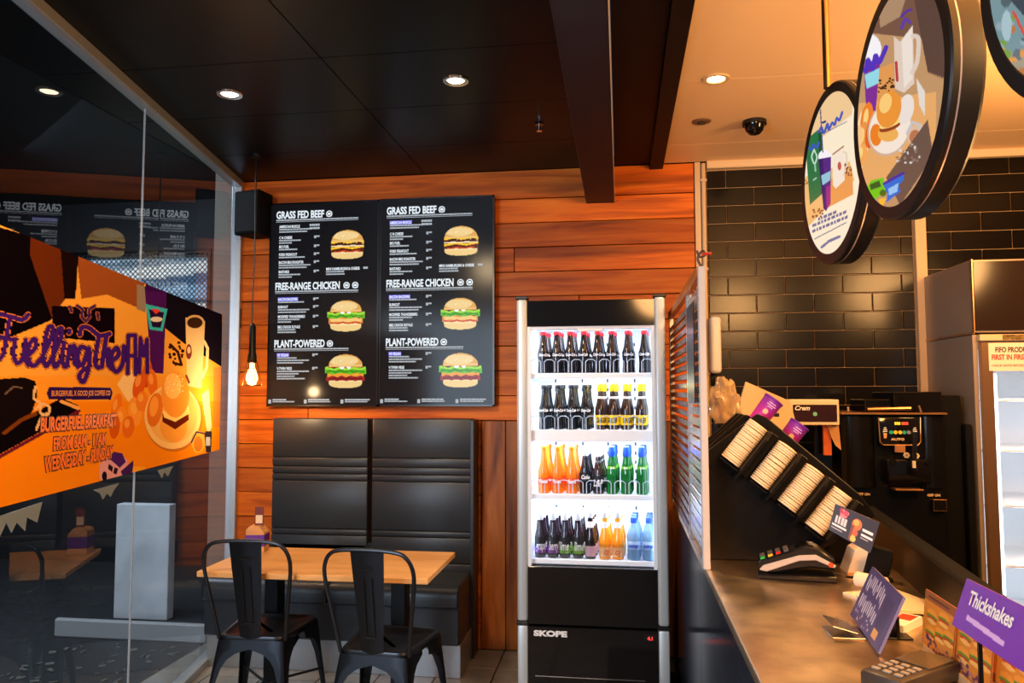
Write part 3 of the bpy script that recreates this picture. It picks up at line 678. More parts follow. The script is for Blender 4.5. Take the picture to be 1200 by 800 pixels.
# ------------------------------------------------------------ booth bench
bn = thing('booth_bench', 'black vinyl booth bench with two tall upholstered backs under the menu screens', 'bench', (-2.28, 4.02, 0))
def L2(x, y): return x+2.28, y-4.02
def backpad(x0, x1, zb):
    x0 += 2.28; x1 += 2.28; y = 4.36-4.02
    m = MB(); zs = [zb, 0.665, 0.700, 0.98, 1.02, 1.062, 1.115, 1.343] if zb > 0.6 else [zb, 0.52, 0.665, 0.700, 0.98, 1.02, 1.062, 1.115, 1.343]
    for a, b in zip(zs, zs[1:]): m.box(x0, x1, y, y+0.13, a+0.0, b-0.001, 0.009, seg=2)
    m.box(x0+0.003, x1-0.003, y+0.012, y+0.13, zb, 1.34)
    return m.build('back_pad', VINYL, bn)
backpad(-2.055, -1.466, 0.600); backpad(-1.440, -0.850, 0.44)
MB().box(0.23, 1.432, 0.36, 0.47, 0.17, 0.62, 0.004).box(1.425, 1.447, 0.33, 0.47, 0.0, 1.335, 0.003).build('back_frame', VINYL, bn)
m = MB()
for a, b in ((0.0, 0.70), (0.708, 1.43)):
    pr = [(0.0, 0.36), (0.0, 0.43), (0.02, 0.465), (0.06, 0.478), (0.34, 0.478), (0.34, 0.36)]
    m.prism(pr, 'X', a, b, 0.01)
m.build('seat_pad', VINYL, bn)
MB().box(0.0, 1.43, 0.012, 0.40, 0.17, 0.365, 0.006).tube([(0.0, 0.008, 0.362), (1.43, 0.008, 0.362)], 0.006, 6).build('seat_box', VINYL, bn)
MB().box(0.01, 1.435, 0.03, 0.44, 0.0, 0.17, 0.002).build('kick_plate', mat('brushed_kick', rgb(170, 172, 174), 0.35, 0.7, noise=0.2, nscale=4), bn, smooth=False)

# ------------------------------------------------------------ table
tt = thing('bistro_table', 'rectangular pale wooden table between the bench and the two metal chairs', 'table', (-1.28, 3.45, 0))
TX0, TX1, TY0, TY1 = -0.56, 0.475, -0.265, 0.275
MB().box(TX0, TX1, TY0, TY1, 0.695, 0.720, 0.0025).build('table_top', TABLEW, tt, smooth=False)
for x in (-0.395, 0.235):
    MB().box(x-0.035, x+0.035, 0.12, 0.20, 0.02, 0.675, 0.004).box(x-0.03, x+0.03, -0.20, 0.24, 0.675, 0.695, 0.003).build('leg', BLACKM, tt, smooth=False)
    MB().box(x-0.03, x+0.03, -0.02, 0.30, 0.0, 0.02, 0.004).build('foot', BLACKM, tt, smooth=False)
mh = thing('napkin_box', 'small wooden menu block with purple band at the glass end of the table', 'holder', (-1.775, 3.62, 0.720), math.radians(8))
MB().prism([(-0.045, 0.0), (0.045, 0.0), (0.045, 0.095), (0.02, 0.125), (-0.03, 0.125), (-0.045, 0.11)], 'Y', -0.04, 0.04, 0.002).build('block', BLOCKW, mh, smooth=False)
MB().box(-0.0465, 0.0465, -0.0415, 0.0415, 0.03, 0.085, 0.001).build('band', PURPLE, mh, smooth=False)
MB().box(-0.015, 0.028, 0.0, 0.003, 0.12, 0.215).build('card', mat('brown_card', rgb(110, 44, 34), 0.5), mh, smooth=False)
MB().box(-0.010, 0.023, -0.0012, 0.0, 0.135, 0.175).build('card_panel', CREAM, mh, smooth=False)

# ------------------------------------------------------------ metal chairs
def chair(label, loc, rz):
    t = thing('metal_chair', label, 'chair', loc, rz, None)   # local: back at -y, faces +y
    # seat pan
    wb_, wf = 0.150, 0.178; yb, yf = -0.165, 0.185
    g = bmesh.new()
    def rr(k, ins, z):
        out = []; R_ = 0.05
        for (cx, cy, a0) in ((wf-R_, yf-R_, 0), (-(wf-R_), yf-R_, 90), (-(wb_-R_), yb+R_, 180), (wb_-R_, yb+R_, 270)):
            for q in range(6):
                an = math.radians(a0+q*18); r_ = R_-ins*0.5
                x = cx+r_*math.cos(an); y = cy+r_*math.sin(an)
                out.append(g.verts.new((x*(1-ins*2.2), y*(1-ins*2.2), z)))
        return out
    rings = [rr(0, 0.006, 0.425), rr(0, 0, 0.447), rr(0, 0.004, 0.456), rr(0, 0.02, 0.457), rr(0, 0.035, 0.449), rr(0, 0.14, 0.447)]
    for A_, B_ in zip(rings, rings[1:]):
        n = len(A_)
        for i in range(n): g.faces.new((A_[i], A_[(i+1) % n], B_[(i+1) % n], B_[i]))
    g.faces.new(rings[-1])
    m = MB(); m.add(g); m.build('seat', CHAIRM, t)
    # four legs: folded sheet corners that flow into arched aprons
    for sx in (-1, 1):
        for sy in (-1, 1):
            hw = wf if sy > 0 else wb_; ys = yf if sy > 0 else yb
            bx, by = sx*(0.225 if sy > 0 else 0.205), (0.225 if sy > 0 else -0.245)
            m = MB(); g = bmesh.new()
            zs = [0.44, 0.405, 0.385, 0.36, 0.33, 0.28, 0.20, 0.10, 0.0]
            fw = [1.0, 1.0, 0.62, 0.42, 0.31, 0.24, 0.20, 0.17, 0.14]
            cols = []
            for z, f in zip(zs, fw):
                k = (0.44-z)/0.44; cx = sx*hw*(1-k)+bx*k; cy = ys*(1-k)+by*k
                dx = -sx*hw*f; dy = -ys*f if sy > 0 else -yb*f
                if f >= 1: 
                    dx = -cx; dy = -cy
                r_ = 0.020
                pts = [(cx+dx, cy), (cx+dx*0.5-sx*0.0, cy), (cx-sx*r_, cy), (cx-sx*r_*0.3, cy-sy*r_*0.3), (cx, cy-sy*r_), (cx, cy+dy*0.5), (cx, cy+dy)]
                cols.append([g.verts.new((px, py, z)) for px, py in pts])
            for A_, B_ in zip(cols, cols[1:]):
                for i in range(6): g.faces.new((A_[i], A_[i+1], B_[i+1], B_[i]))
            bmesh.ops.solidify(g, geom=list(g.faces), thickness=0.004)
            m.add(g); o = m.build('leg', CHAIRM, t)
            MB().box(bx-0.017, bx+0.017, by-0.017, by+0.017, 0, 0.018, 0.003).build('foot_cap', BLACKP, o)
    MB().tube([(-0.19, -0.19, 0.20), (0.19, 0.19, 0.21)], 0.006, 6).tube([(0.19, -0.19, 0.20), (-0.19, 0.19, 0.21)], 0.006, 6).build('brace', CHAIRM, t)
    # hoop back
    pts = []
    for x, z in ((-0.148, 0.44), (-0.158, 0.52), (-0.176, 0.64), (-0.190, 0.74), (-0.188, 0.80), (-0.165, 0.845), (-0.12, 0.866), (0, 0.872)):
        pts.append((x, -0.145-(z-0.44)*0.20, z))
    pts = pts+[(-x, y, z) for x, y, z in reversed(pts[:-1])]
    MB().tube(smooth_line(pts, 5), 0.0085, 10).build('back_frame', CHAIRM, t)
    # splat
    g = bmesh.new(); rowsv = []
    for z, hw in ((0.445, 0.046), (0.60, 0.056), (0.75, 0.066), (0.868, 0.072)):
        y = -0.160-(z-0.44)*0.165
        rowsv.append([g.verts.new((x*hw, y-0.006*(1-abs(x)), z)) for x in (-1, -0.97, -0.5, 0, 0.5, 0.97, 1)])
    for A_, B_ in zip(rowsv, rowsv[1:]):
        for i in range(6): g.faces.new((A_[i], A_[i+1], B_[i+1], B_[i]))
    bmesh.ops.solidify(g, geom=list(g.faces), thickness=0.004)
    sp = MB(); sp.add(g); o = sp.build('splat', CHAIRM, t)
    rb = MB()
    def yy(z): return -0.170-(z-0.44)*0.165-0.002
    for x in (-0.018, 0.018): rb.tube([(x, yy(0.53), 0.53), (x, yy(0.76), 0.76)], 0.0022, 6)
    for z in (0.515, 0.795): rb.tube([(-0.022, yy(z), z), (0.022, yy(z), z)], 0.0028, 6)
    rb.build('pressed_rib', CHAIRM, o)
    return t
CH1 = chair('black metal cafe chair nearer the glass wall, its back to the viewer', (-1.585, 3.335, 0), math.radians(2))
c2 = dup(CH1); c2.location = (-0.985, 3.22, 0); c2.rotation_euler.z = math.radians(-5); c2['label'] = 'black metal cafe chair nearer the drinks fridge, its back to the viewer'

# ------------------------------------------------------------ speaker and pendant
sp = thing('wall_speaker', 'black box loudspeaker high in the corner by the glass wall', 'speaker', (-2.215, 4.42, 2.59), math.radians(-14))
MB().prism([(-0.095, -0.09), (0.095, -0.09), (0.07, 0.07), (-0.07, 0.07)], 'Z', -0.135, 0.135, 0.008).build('cabinet', BLACKR, sp)
MB().box(-0.085, 0.085, -0.096, -0.09, -0.12, 0.12, 0.002).build('grille', mat('speaker_cloth', rgb(14, 13, 13), 0.9, bump=0.5, bscale=300), sp, smooth=False)
MB().cyl((0, 0.04, 0), (0.02, 0.09, 0), 0.02).build('bracket', BLACKM, sp)
BR = mat('aged_brass', rgb(120, 84, 44), 0.35, 0.9)
pn = thing('pendant_lamp', 'glowing filament bulb in a wire cage hanging on a black cord by the glass', 'lamp', (-2.012, 4.0, 0))
MB().tube([(0, 0, 2.83), (0.002, 0, 2.3), (-0.006, 0, 1.88)], 0.004, 8).build('cord', BLACKP, pn)
MB().cyl((0, 0, 2.815), (0, 0, 2.83), 0.03).build('ceiling_cup', BLACKP, pn)
MB().lathe([(0.006, 1.88), (0.017, 1.86), (0.019, 1.72), (0.024, 1.70), (0.024, 1.665), (0.018, 1.66)], 18).build('socket', BLACKM, pn)
m = MB()
for k in range(8):
    an = 2*PI*k/8; c_, s_ = math.cos(an), math.sin(an)
    m.tube([(0.022*c_, 0.022*s_, 1.69), (0.035*c_, 0.035*s_, 1.63), (0.056*c_, 0.056*s_, 1.535)], 0.0018, 5)
for r_, z in ((0.056, 1.535), (0.035, 1.63)): m.tube([(r_*math.cos(2*PI*k/20), r_*math.sin(2*PI*k/20), z) for k in range(20)], 0.002, 5, closed=True)
m.build('cage', BR, pn)
MB().lathe([(0.012, 1.665), (0.014, 1.64), (0.030, 1.59), (0.032, 1.57), (0.022, 1.545), (0.0, 1.538)], 20, cap=False).build('bulb', mat('bulb_glow', (1, .7, .4, 1), 0.2, emit=(1, 0.55, 0.22, 1), es=6.0), pn)
m = MB()
for k in range(6):
    an = 2*PI*k/6; m.tube([(0.006*math.cos(an), 0.006*math.sin(an), 1.635), (0.011*math.cos(an), 0.011*math.sin(an), 1.575)], 0.0012, 4)
l = light('pendant_glow', 'POINT', (0, 0, 1.50), 11, (1.0, 0.66, 0.34), 0.03); l.parent = pn
m.build('filament', emis('filament', (1, 0.8, 0.5, 1), 30), pn)

# ------------------------------------------------------------ drinks fridge
FX, FY = -0.140, 3.68     # centre of the front
fr = thing('drinks_fridge', 'tall glass-door drinks fridge with silver edges, full of lit bottles', 'fridge', (FX, FY, 0))
W2 = 0.353
SIL = mat('fridge_silver', rgb(178, 184, 188), 0.38, 0.35)
IN = mat('fridge_liner', rgb(232, 238, 246), 0.5)
MB().box(-W2+0.01, W2-0.01, 0.06, 0.66, 0.05, 1.93, 0.004).box(-0.30, 0.30, 0.1, 0.6, 0.0, 0.05)
m = MB()
m.box(-W2+0.008, -0.315, 0.06, 0.70, 0.06, 1.93).box(0.315, W2-0.008, 0.06, 0.70, 0.06, 1.93).box(-0.315, 0.315, 0.06, 0.70, 1.85, 1.93).box(-0.315, 0.315, 0.06, 0.70, 0.06, 0.62).box(-0.315, 0.315, 0.66, 0.70, 0.62, 1.85)
m.build('cabinet', BLACKP, fr, smooth=False)
m = MB(); m.box(-0.314, -0.309, 0.05, 0.655, 0.621, 1.848).box(0.309, 0.314, 0.05, 0.655, 0.621, 1.848).box(-0.31, 0.31, 0.65, 0.658, 0.621, 1.848).box(-0.31, 0.31, 0.05, 0.655, 0.621, 0.628).box(-0.31, 0.31, 0.05, 0.655, 1.843, 1.849)
m.build('liner', IN, fr, smooth=False)
m = MB()
for z in np.arange(0.75, 1.80, 0.05):
    for x in (-0.22, -0.07, 0.07, 0.22): m.box(x-0.004, x+0.004, 0.646, 0.650, z, z+0.018)
m.build('shelf_slot', mat('slot_dark', rgb(60, 66, 84), 0.6), fr, smooth=False)
# door
dr = MB().box(-W2+0.045, W2-0.045, 0.0, 0.05, 1.812, 1.938, 0.002).box(-W2+0.045, W2-0.045, 0.0, 0.05, 0.405, 0.672, 0.002).box(-W2+0.046, -W2+0.052, 0.001, 0.049, 0.66, 1.82).box(W2-0.052, W2-0.046, 0.001, 0.049, 0.66, 1.82).build('door', BLACKG, fr, smooth=False)
for sx in (-1, 1):
    a_, b_ = sorted((sx*(W2-0.05), sx*W2))
    MB().box(a_, b_, -0.012, 0.055, 0.418, 1.945, 0.012, seg=3).build('door_stile', SIL, dr)
    a2, b2 = sorted((sx*(W2-0.066), sx*(W2-0.049)))
    MB().box(a2, b2, 0.0, 0.05, 0.672, 1.812, 0.002).build('gasket_frame', mat('pale_gasket', rgb(214, 220, 230), 0.5), dr, smooth=False)
MB().box(-0.31, 0.31, 0.004, 0.05, 1.80, 1.814).build('top_rail', mat('pale_gasket', rgb(214, 220, 230), 0.5), dr, smooth=False)
MB().box(-0.29, 0.29, 0.012, 0.018, 0.672, 1.80).build('door_glass', glass('fridge_glass', (0.97, 0.98, 1, 1), 0.0), dr, smooth=False)
for sx in (-1, 1):
    MB().box(sx*0.33-0.03, sx*0.33+0.03, -0.006, 0.06, 1.945, 1.962, 0.004).box(sx*0.33-0.028, sx*0.33+0.028, -0.014, 0.05, 0.402, 0.417, 0.003).build('hinge', BLACKP, dr)
MB().box(-0.06, 0.06, 0.005, 0.03, 1.788, 1.80, 0.002).build('badge_plate', WHITEP, dr, smooth=False)
# lower cabinet
lc = MB().box(-W2+0.05, W2-0.05, 0.004, 0.06, 0.10, 0.395, 0.003).build('lower_panel', BLACKG, fr, smooth=False)
for sx in (-1, 1):
    a_, b_ = sorted((sx*(W2-0.05), sx*W2)); MB().box(a_, b_, -0.010, 0.06, 0.02, 0.400, 0.010, seg=2).build('corner_post', SIL, fr)
MB().box(-0.27, 0.24, -0.001, 0.005, 0.166, 0.170).build('chrome_line', CHROME, lc, smooth=False)
text('logo', 'SKOPE', 0.034, mat('logo_silver', rgb(222, 222, 224), 0.4), lc, upright(-0.276, 0.002, 0.352), sx=1.55, bold=0.002, thick=0.0008)
MB().box(0.235, 0.295, -0.001, 0.005, 0.345, 0.378, 0.002).build('display_panel', BLACKP, lc, smooth=False)
text('readout', '4.1', 0.022, emis('red_led', (1, 0.03, 0.02, 1), 3.0), lc, upright(0.252, -0.0025, 0.354), sx=1.0, bold=0.0006)
MB().box(-0.25, 0.26, 0.02, 0.06, 0.02, 0.10).build('toe_grille', BLACKP, fr, smooth=False)
# shelves
SH = {'top': 1.588, 'second': 1.315, 'third': 1.008, 'bottom': 0.700}
WIRE = mat('white_shelf', rgb(240, 244, 250), 0.4)
CLR = glass('clear_acrylic', (0.93, 0.95, 0.98, 1), 0.04)
for nm, z in SH.items():
    m = MB(); hh = 0.055 if nm == 'second' else 0.024
    m.box(-0.30, 0.30, 0.045, 0.055, z-hh, z+0.0, 0.002).box(-0.30, 0.30, 0.055, 0.60, z-0.008, z-0.002)
    for sx in (-0.304, 0.296): m.box(sx, sx+0.008, 0.05, 0.60, z-0.014, z)
    s_ = m.build('shelf', WIRE, fr, smooth=False)
    m = MB()
    if nm == 'bottom': m.box(-0.298, 0.298, 0.046, 0.049, z, z+0.075)
    else:
        for k in range(9):
            x = -0.268+k*0.067
            m.tube([(x-0.025, 0.056, z+0.003), (x-0.025, 0.052, z+0.055), (x-0.012, 0.047, z+0.066), (x+0.012, 0.047, z+0.066), (x+0.025, 0.052, z+0.055), (x+0.025, 0.056, z+0.003)], 0.0022, 5)
    m.build('bottle_guide', CLR if nm == 'bottom' else mat('frosted_clip', rgb(190, 204, 226), 0.25), s_, smooth=False)
m = MB()
for k in range(24): m.box(-0.25+k*0.0217-0.005, -0.25+k*0.0217+0.005, 0.07, 0.10, 0.640, 0.648)
m.build('air_slot', WIRE, fr, smooth=False)
for sx in (-1, 1):
    MB().box(sx*0.298-0.006, sx*0.298+0.006, 0.052, 0.064, 0.68, 1.80).build('led_strip', emis('led_white', (0.78, 0.88, 1.0, 1), 5.0), fr, smooth=False)
for z in (1.835, 1.555, 1.255, 0.978):
    l = light('fridge_led', 'AREA', (0, 0.10, z), 4.2, (0.80, 0.88, 1.0), 0.56, size_y=0.06); l.parent = fr
    l = light('fridge_led', 'AREA', (0, 0.42, z), 2.0, (0.80, 0.88, 1.0), 0.56, size_y=0.20); l.parent = fr

# bottles: one of each kind with its parts, then copies
def btl(name, prof, cap, label_band, body_m, cap_m, label_m, word=None, wordcol=None, neck=None, neck_m=None, fill_m=None):
    t = thing(name, name, 'bottle')
    MB().lathe(prof, 18, cap=True).build('glass_body', body_m, t)
    MB().lathe(cap, 14, cap=True).build('cap', cap_m, t)
    if label_band:
        o = MB().lathe(label_band, 18, cap=False).build('label_band', label_m, t)
        if word:
            text_on_cyl(word, label_band, wordcol, o)
    if neck: MB().lathe(neck, 16, cap=False).build('neck_band', neck_m, t)
    return t
def text_on_cyl(word, band, m, parent, hgt=None):
    zc = (band[0][1]+band[-1][1])/2; r = max(b[0] for b in band)+0.0008; h = hgt or (band[-1][1]-band[0][1])*0.5
    me = text_mesh(word, h/0.7, sx=0.8, bold=0.001, align='CENTER', shear=0.25)
    w_ = max(v.co.x for v in me.vertices)
    k = min(1, 0.9*r*1.1/w_)
    for v in me.vertices:
        an = v.co.x*k/r; v.co = Vector((r*math.sin(an), -r*math.cos(an), zc-h/2+v.co.y))
    me.materials.clear(); me.materials.append(m); link('lettering', me, parent)
def cont(h, r, neck=0.0115, sh=0.5, waist=0.0):
    return [(r*0.9, 0.0), (r, 0.004), (r*(1-waist), h*0.22), (r, h*0.40), (r*0.98, h*sh), (r*0.72, h*(sh+0.14)), (neck*1.25, h*(sh+0.28)), (neck, h*0.92), (neck, h*0.955)]
def capp(h, r=0.0145, t=0.02): return [(r, h-t), (r*1.05, h-t*0.8), (r, h-0.002), (r*0.8, h)]
COLA = mat('cola_bottle', rgb(20, 9, 8), 0.08, coat=0.5); ZERO = mat('zero_bottle', rgb(12, 12, 14), 0.1, coat=0.5)
ORAN = mat('orange_drink', rgb(250, 128, 10), 0.15, coat=0.4); GREEN = mat('green_glass', rgb(10, 122, 44), 0.08, coat=0.6, trans=0.25); BRN = mat('brown_glass', rgb(46, 24, 14), 0.1, coat=0.5)
WAT = mat('water_bottle', rgb(150, 200, 236), 0.08, trans=0.5, coat=0.5); SODA = mat('dark_soda', rgb(30, 14, 26), 0.1, coat=0.5); OJ = mat('orange_juice', rgb(250, 150, 8), 0.2, coat=0.4)
RED = mat('red_cap', rgb(214, 20, 32), 0.35); YEL = mat('yellow_foil', rgb(250, 214, 12), 0.35); BLU = mat('blue_cap', rgb(24, 76, 206), 0.35); BLK = mat('black_cap', rgb(26, 26, 28), 0.35); SLV = mat('silver_foil', rgb(216, 222, 232), 0.3, 0.2)
WL = mat('white_letter', rgb(245, 245, 248), 0.4); ORL = mat('orange_label', rgb(240, 90, 20), 0.4); BLL = mat('blue_label', rgb(170, 200, 235), 0.4); GNL = mat('green_label', rgb(120, 200, 40), 0.4); PUL = mat('purple_label', rgb(140, 60, 170), 0.4); LMN = mat('lime_label', rgb(130, 190, 60), 0.4); BKL = mat('black_label', rgb(22, 20, 24), 0.4); PKL = mat('pink_label', rgb(214, 170, 186), 0.4); PCL = mat('peach_label', rgb(244, 190, 130), 0.4)
def ring(r, z0, z1): return [(r, z0), (r, z1)]
KB = {
 'cola': lambda: btl('cola_bottle', cont(0.205, 0.0275, 0.0125, 0.5, 0.08), capp(0.208), ring(0.0282, 0.078, 0.104), COLA, RED, COLA, 'Coca-Cola', WL),
 'zero': lambda: btl('cola_bottle', cont(0.215, 0.0270, 0.0115, 0.46, 0.12), capp(0.218), ring(0.0278, 0.080, 0.106), ZERO, BLK, ZERO, 'Coca-Cola', WL),
 'ginger': lambda: btl('ginger_beer_bottle', cont(0.222, 0.0275, 0.012, 0.45, 0.0), [(0.017, 0.185), (0.0185, 0.20), (0.015, 0.221), (0.010, 0.226)], ring(0.0285, 0.022, 0.070), BRN, YEL, YEL, 'GINGER', BRN, ring(0.017, 0.148, 0.160), WL),
 'orange': lambda: btl('orange_soda_bottle', cont(0.222, 0.0280, 0.0125, 0.48, 0.05), capp(0.226), ring(0.0288, 0.040, 0.075), ORAN, ORAN, ORL, 'Fanta', WL),
 'dark': lambda: btl('cola_bottle', cont(0.222, 0.0272, 0.0115, 0.46, 0.12), [(0.013, 0.175), (0.014, 0.19), (0.0135, 0.222), (0.010, 0.224)], ring(0.0280, 0.062, 0.098), ZERO, SLV, BKL, 'Coke', WL),
 'white': lambda: btl('foil_topped_bottle', cont(0.200, 0.0275, 0.0125, 0.5, 0.02), [(0.017, 0.110), (0.0165, 0.15), (0.0135, 0.17), (0.0135, 0.198), (0.010, 0.20)], ring(0.0283, 0.020, 0.085), BRN, SLV, BKL, 'L&P', WL),
 'green': lambda: btl('lemonade_bottle', cont(0.222, 0.0280, 0.0125, 0.48, 0.05), [(0.0165, 0.178), (0.0175, 0.19), (0.0145, 0.224), (0.010, 0.226)], ring(0.0245, 0.118, 0.132), GREEN, BLU, GNL, 'Sprite', WL),
 'grape': lambda: btl('juice_bottle', cont(0.215, 0.0265, 0.013, 0.48, 0.0), capp(0.217, 0.0145, 0.045), ring(0.0272, 0.018, 0.098), SODA, SLV, BKL, 'grape', WL, ring(0.0275, 0.022, 0.052), PUL),
 'purple': lambda: btl('juice_bottle', cont(0.215, 0.0265, 0.013, 0.48, 0.0), capp(0.217, 0.0145, 0.045), ring(0.0272, 0.018, 0.098), SODA, SLV, BKL, 'berry', WL, ring(0.0275, 0.022, 0.055), PUL),
 'lime': lambda: btl('juice_bottle', cont(0.215, 0.0265, 0.013, 0.48, 0.0), capp(0.217, 0.0145, 0.045), ring(0.0272, 0.018, 0.098), SODA, SLV, BKL, 'lime', WL, ring(0.0275, 0.022, 0.058), LMN),
 'pink': lambda: btl('soda_bottle', cont(0.220, 0.0265, 0.012, 0.42, 0.0), capp(0.222, 0.014, 0.03), ring(0.0272, 0.012, 0.060), COLA, SLV, PKL, None, None, ring(0.0165, 0.145, 0.175), WL),
 'oj': lambda: btl('orange_juice_bottle', cont(0.220, 0.0275, 0.012, 0.42, 0.0), capp(0.222, 0.014, 0.03), ring(0.0282, 0.012, 0.055), OJ, SLV, PCL, 'OJ', ORL, ring(0.0165, 0.145, 0.175), WL),
 'water': lambda: btl('water_bottle', [(0.030, 0), (0.033, 0.006), (0.031, 0.03), (0.033, 0.04), (0.031, 0.07), (0.033, 0.09), (0.033, 0.115), (0.024, 0.145), (0.013, 0.165), (0.0125, 0.175)], [(0.0155, 0.172), (0.016, 0.176), (0.0155, 0.196), (0.014, 0.198)], ring(0.0336, 0.050, 0.088), WAT, BLU, BLL, 'pump', BLU)}
desc = {'cola': 'red-capped cola bottle', 'zero': 'dark sugar-free cola bottle with black cap', 'ginger': 'brown ginger beer bottle with yellow foil top', 'orange': 'orange soda bottle', 'dark': 'dark cola bottle with silver neck', 'white': 'brown bottle with ribbed pale foil shoulders', 'green': 'green lemonade bottle with blue cap', 'grape': 'dark juice bottle with silver cap and plum label', 'purple': 'dark juice bottle with silver cap and purple label', 'lime': 'dark juice bottle with silver cap and lime label', 'pink': 'dark soda bottle with pale pink label', 'oj': 'orange juice bottle with white neck', 'water': 'clear blue water bottle with blue cap'}
rowsd = {'top': [(x, 'cola') for x in (152, 205, 258, 311, 365, 418, 480, 543)],
         'second': [(x, 'zero') for x in (155, 210, 262, 315)]+[(x, 'ginger') for x in (374, 421, 472, 528)],
         'third': [(x, 'orange') for x in (152, 206, 260)]+[(312, 'dark'), (363, 'white')]+[(x, 'green') for x in (414, 469, 528)],
         'bottom': [(137, 'grape'), (187, 'purple'), (233, 'lime'), (283, 'lime'), (330, 'pink'), (385, 'oj'), (434, 'oj'), (494, 'water'), (561, 'water')]}
proto = {}
ORD = ['first', 'second', 'third', 'fourth', 'fifth', 'sixth', 'seventh', 'eighth', 'ninth']
for nm, lst in rowsd.items():
    for c, (zx_, kind) in enumerate(lst):
        X = min(FX+((zx_/3.333+590)-691.5)/900*3.78, FX+0.268)
        if kind not in proto: proto[kind] = KB[kind](); o = proto[kind]; first = True
        else: first = False
        for r in range(3):
            if not first: o = dup(proto[kind])
            first = False
            o.location = (X+(-0.0 if r == 0 else 0.006*r), FY+0.095+r*(0.068 if kind != 'water' else 0.075), SH[nm]+0.0); o.rotation_euler.z = random.uniform(-0.25, 0.25)
            rowname = ('front', 'middle', 'back')[r]
            o['label'] = '%s, %s from left, %s row, %s shelf' % (desc[kind], ORD[c], rowname, nm)
            o['group'] = 'bottles on the %s shelf of the drinks fridge' % nm
# ------------------------------------------------------------ service counter
def at_y(x, y, Y):
    r = _r2*(x-600)+_u2*(400-y)+_f*FPX; return Vector((0, 0, CH))+r*(Y/r.y)
def at_z(x, y, Z):
    r = _r2*(x-600)+_u2*(400-y)+_f*FPX; return Vector((0, 0, CH))+r*((Z-CH)/r.z)
CT = thing('service_counter', 'long service counter with worn stainless top and dark glossy front', 'counter', (0.258, 0.1, 0))
MB().box(0, 0.66, 0, 3.87, 0.92, 0.95, 0.004, seg=2).build('counter_top', COUNTER, CT)
m = MB()
FRM = mat('dark_counter_front', rgb(44, 48, 60), 0.15, 0.3, noise=0.25, nscale=2)
for a, b in ((0.0, 0.9), (0.904, 1.8), (1.804, 2.7), (2.704, 3.86)):
    MB().box(0.012, 0.03, a, b, 0.10, 0.918, 0.002).build('front_panel', FRM, CT, smooth=False)
MB().box(0.03, 0.64, 0.01, 3.86, 0.0, 0.92).build('carcass', BLACKR, CT, smooth=False)
MB().box(-0.002, 0.0015, 0.0, 3.87, 0.945, 0.951).build('edge_strip', ALU, CT, smooth=False)
# black upstand on the staff side of the counter
up = thing('counter_upstand', 'low black sloping upstand along the staff side of the counter', 'panel')
MB().prism([(0.902, 3.2), (0.92, 3.2), (0.775, 1.85), (0.757, 1.85)], 'Z', 0.94, 1.062, 0.002).build('board', mat('upstand_black', rgb(12, 10, 10), 0.4, spec=0.1), up, smooth=False)
MB().prism([(0.92, 3.2), (0.975, 3.2), (0.835, 1.85), (0.775, 1.85)], 'Z', 0.951, 1.05, 0.002).build('ledge', BLACKR, up, smooth=False)

# slatted side screen on the far end of the counter
ss = thing('slatted_screen', 'tall slatted divider with silver posts standing on the counter by the fridge', 'screen', (0.248, 2.47, 0.95))
MB().box(0, 0.022, 0, 0.03, 0.0, 0.945, 0.002).build('near_post', GREYP, ss, smooth=False)
MB().box(0.004, 0.022, 0.50, 0.52, 0.0, 0.92, 0.002).build('middle_post', ALU, ss, smooth=False)
MB().box(0, 0.022, 1.46, 1.49, 0.0, 0.945, 0.002).build('far_post', ALU, ss, smooth=False)
MB().box(-0.003, 0.024, 0.03, 1.49, 0.915, 0.950, 0.003).build('top_rail', wood('stained_pine_rail', rgb(150, 74, 24), rgb(190, 100, 34), rgb(214, 124, 50), 0.4, along='Y'), ss, smooth=False)
SL = mat('slat_brown', rgb(66, 34, 22), 0.25); slm = None
for k in range(24):
    z = 0.03+k*0.036
    if slm is None: o = MB().box(0.004, 0.018, 0.52, 1.46, -0.011, 0.011, 0.002).build('slat', SL, ss, (0, 0, z), smooth=False); slm = o.data
    else: link('slat', slm, ss, (0, 0, z))
slm = None; SL2 = mat('slat_pale', rgb(206, 206, 208), 0.2, 0.5)
for k in range(24):
    z = 0.05+k*0.036
    if slm is None: o = MB().box(0.008, 0.018, 0.03, 0.50, -0.014, 0.014, 0.002).build('slat', SL2, ss, (0, 0, z), smooth=False); slm = o.data
    else: link('slat', slm, ss, (0, 0, z))
tag(MB().box(0.2425, 0.2455, 2.60, 2.86, 1.46, 1.80, 0.001).build('menu_flyer', BLACKP, smooth=False), 'narrow black strip panel hanging on the slatted screen', 'panel')
br = thing('bow_tie_knot', 'small red and brown cord knot tied on top of the screen post', 'knot', (0.259, 2.485, 1.897))
MB().tube(smooth_line([(0, 0, 0), (-0.01, 0, 0.025), (0.006, 0, 0.05), (0.012, 0, 0.035), (-0.004, 0, 0.03), (-0.012, 0, 0.05)]), 0.004, 6).build('cord', mat('cord_brown', rgb(90, 60, 44), 0.7), br)
MB().tube([(0.004, 0, 0.036), (0.02, 0, 0.040), (0.034, 0, 0.038)], 0.005, 8).build('tip', mat('cord_red', rgb(190, 50, 30), 0.6), br)

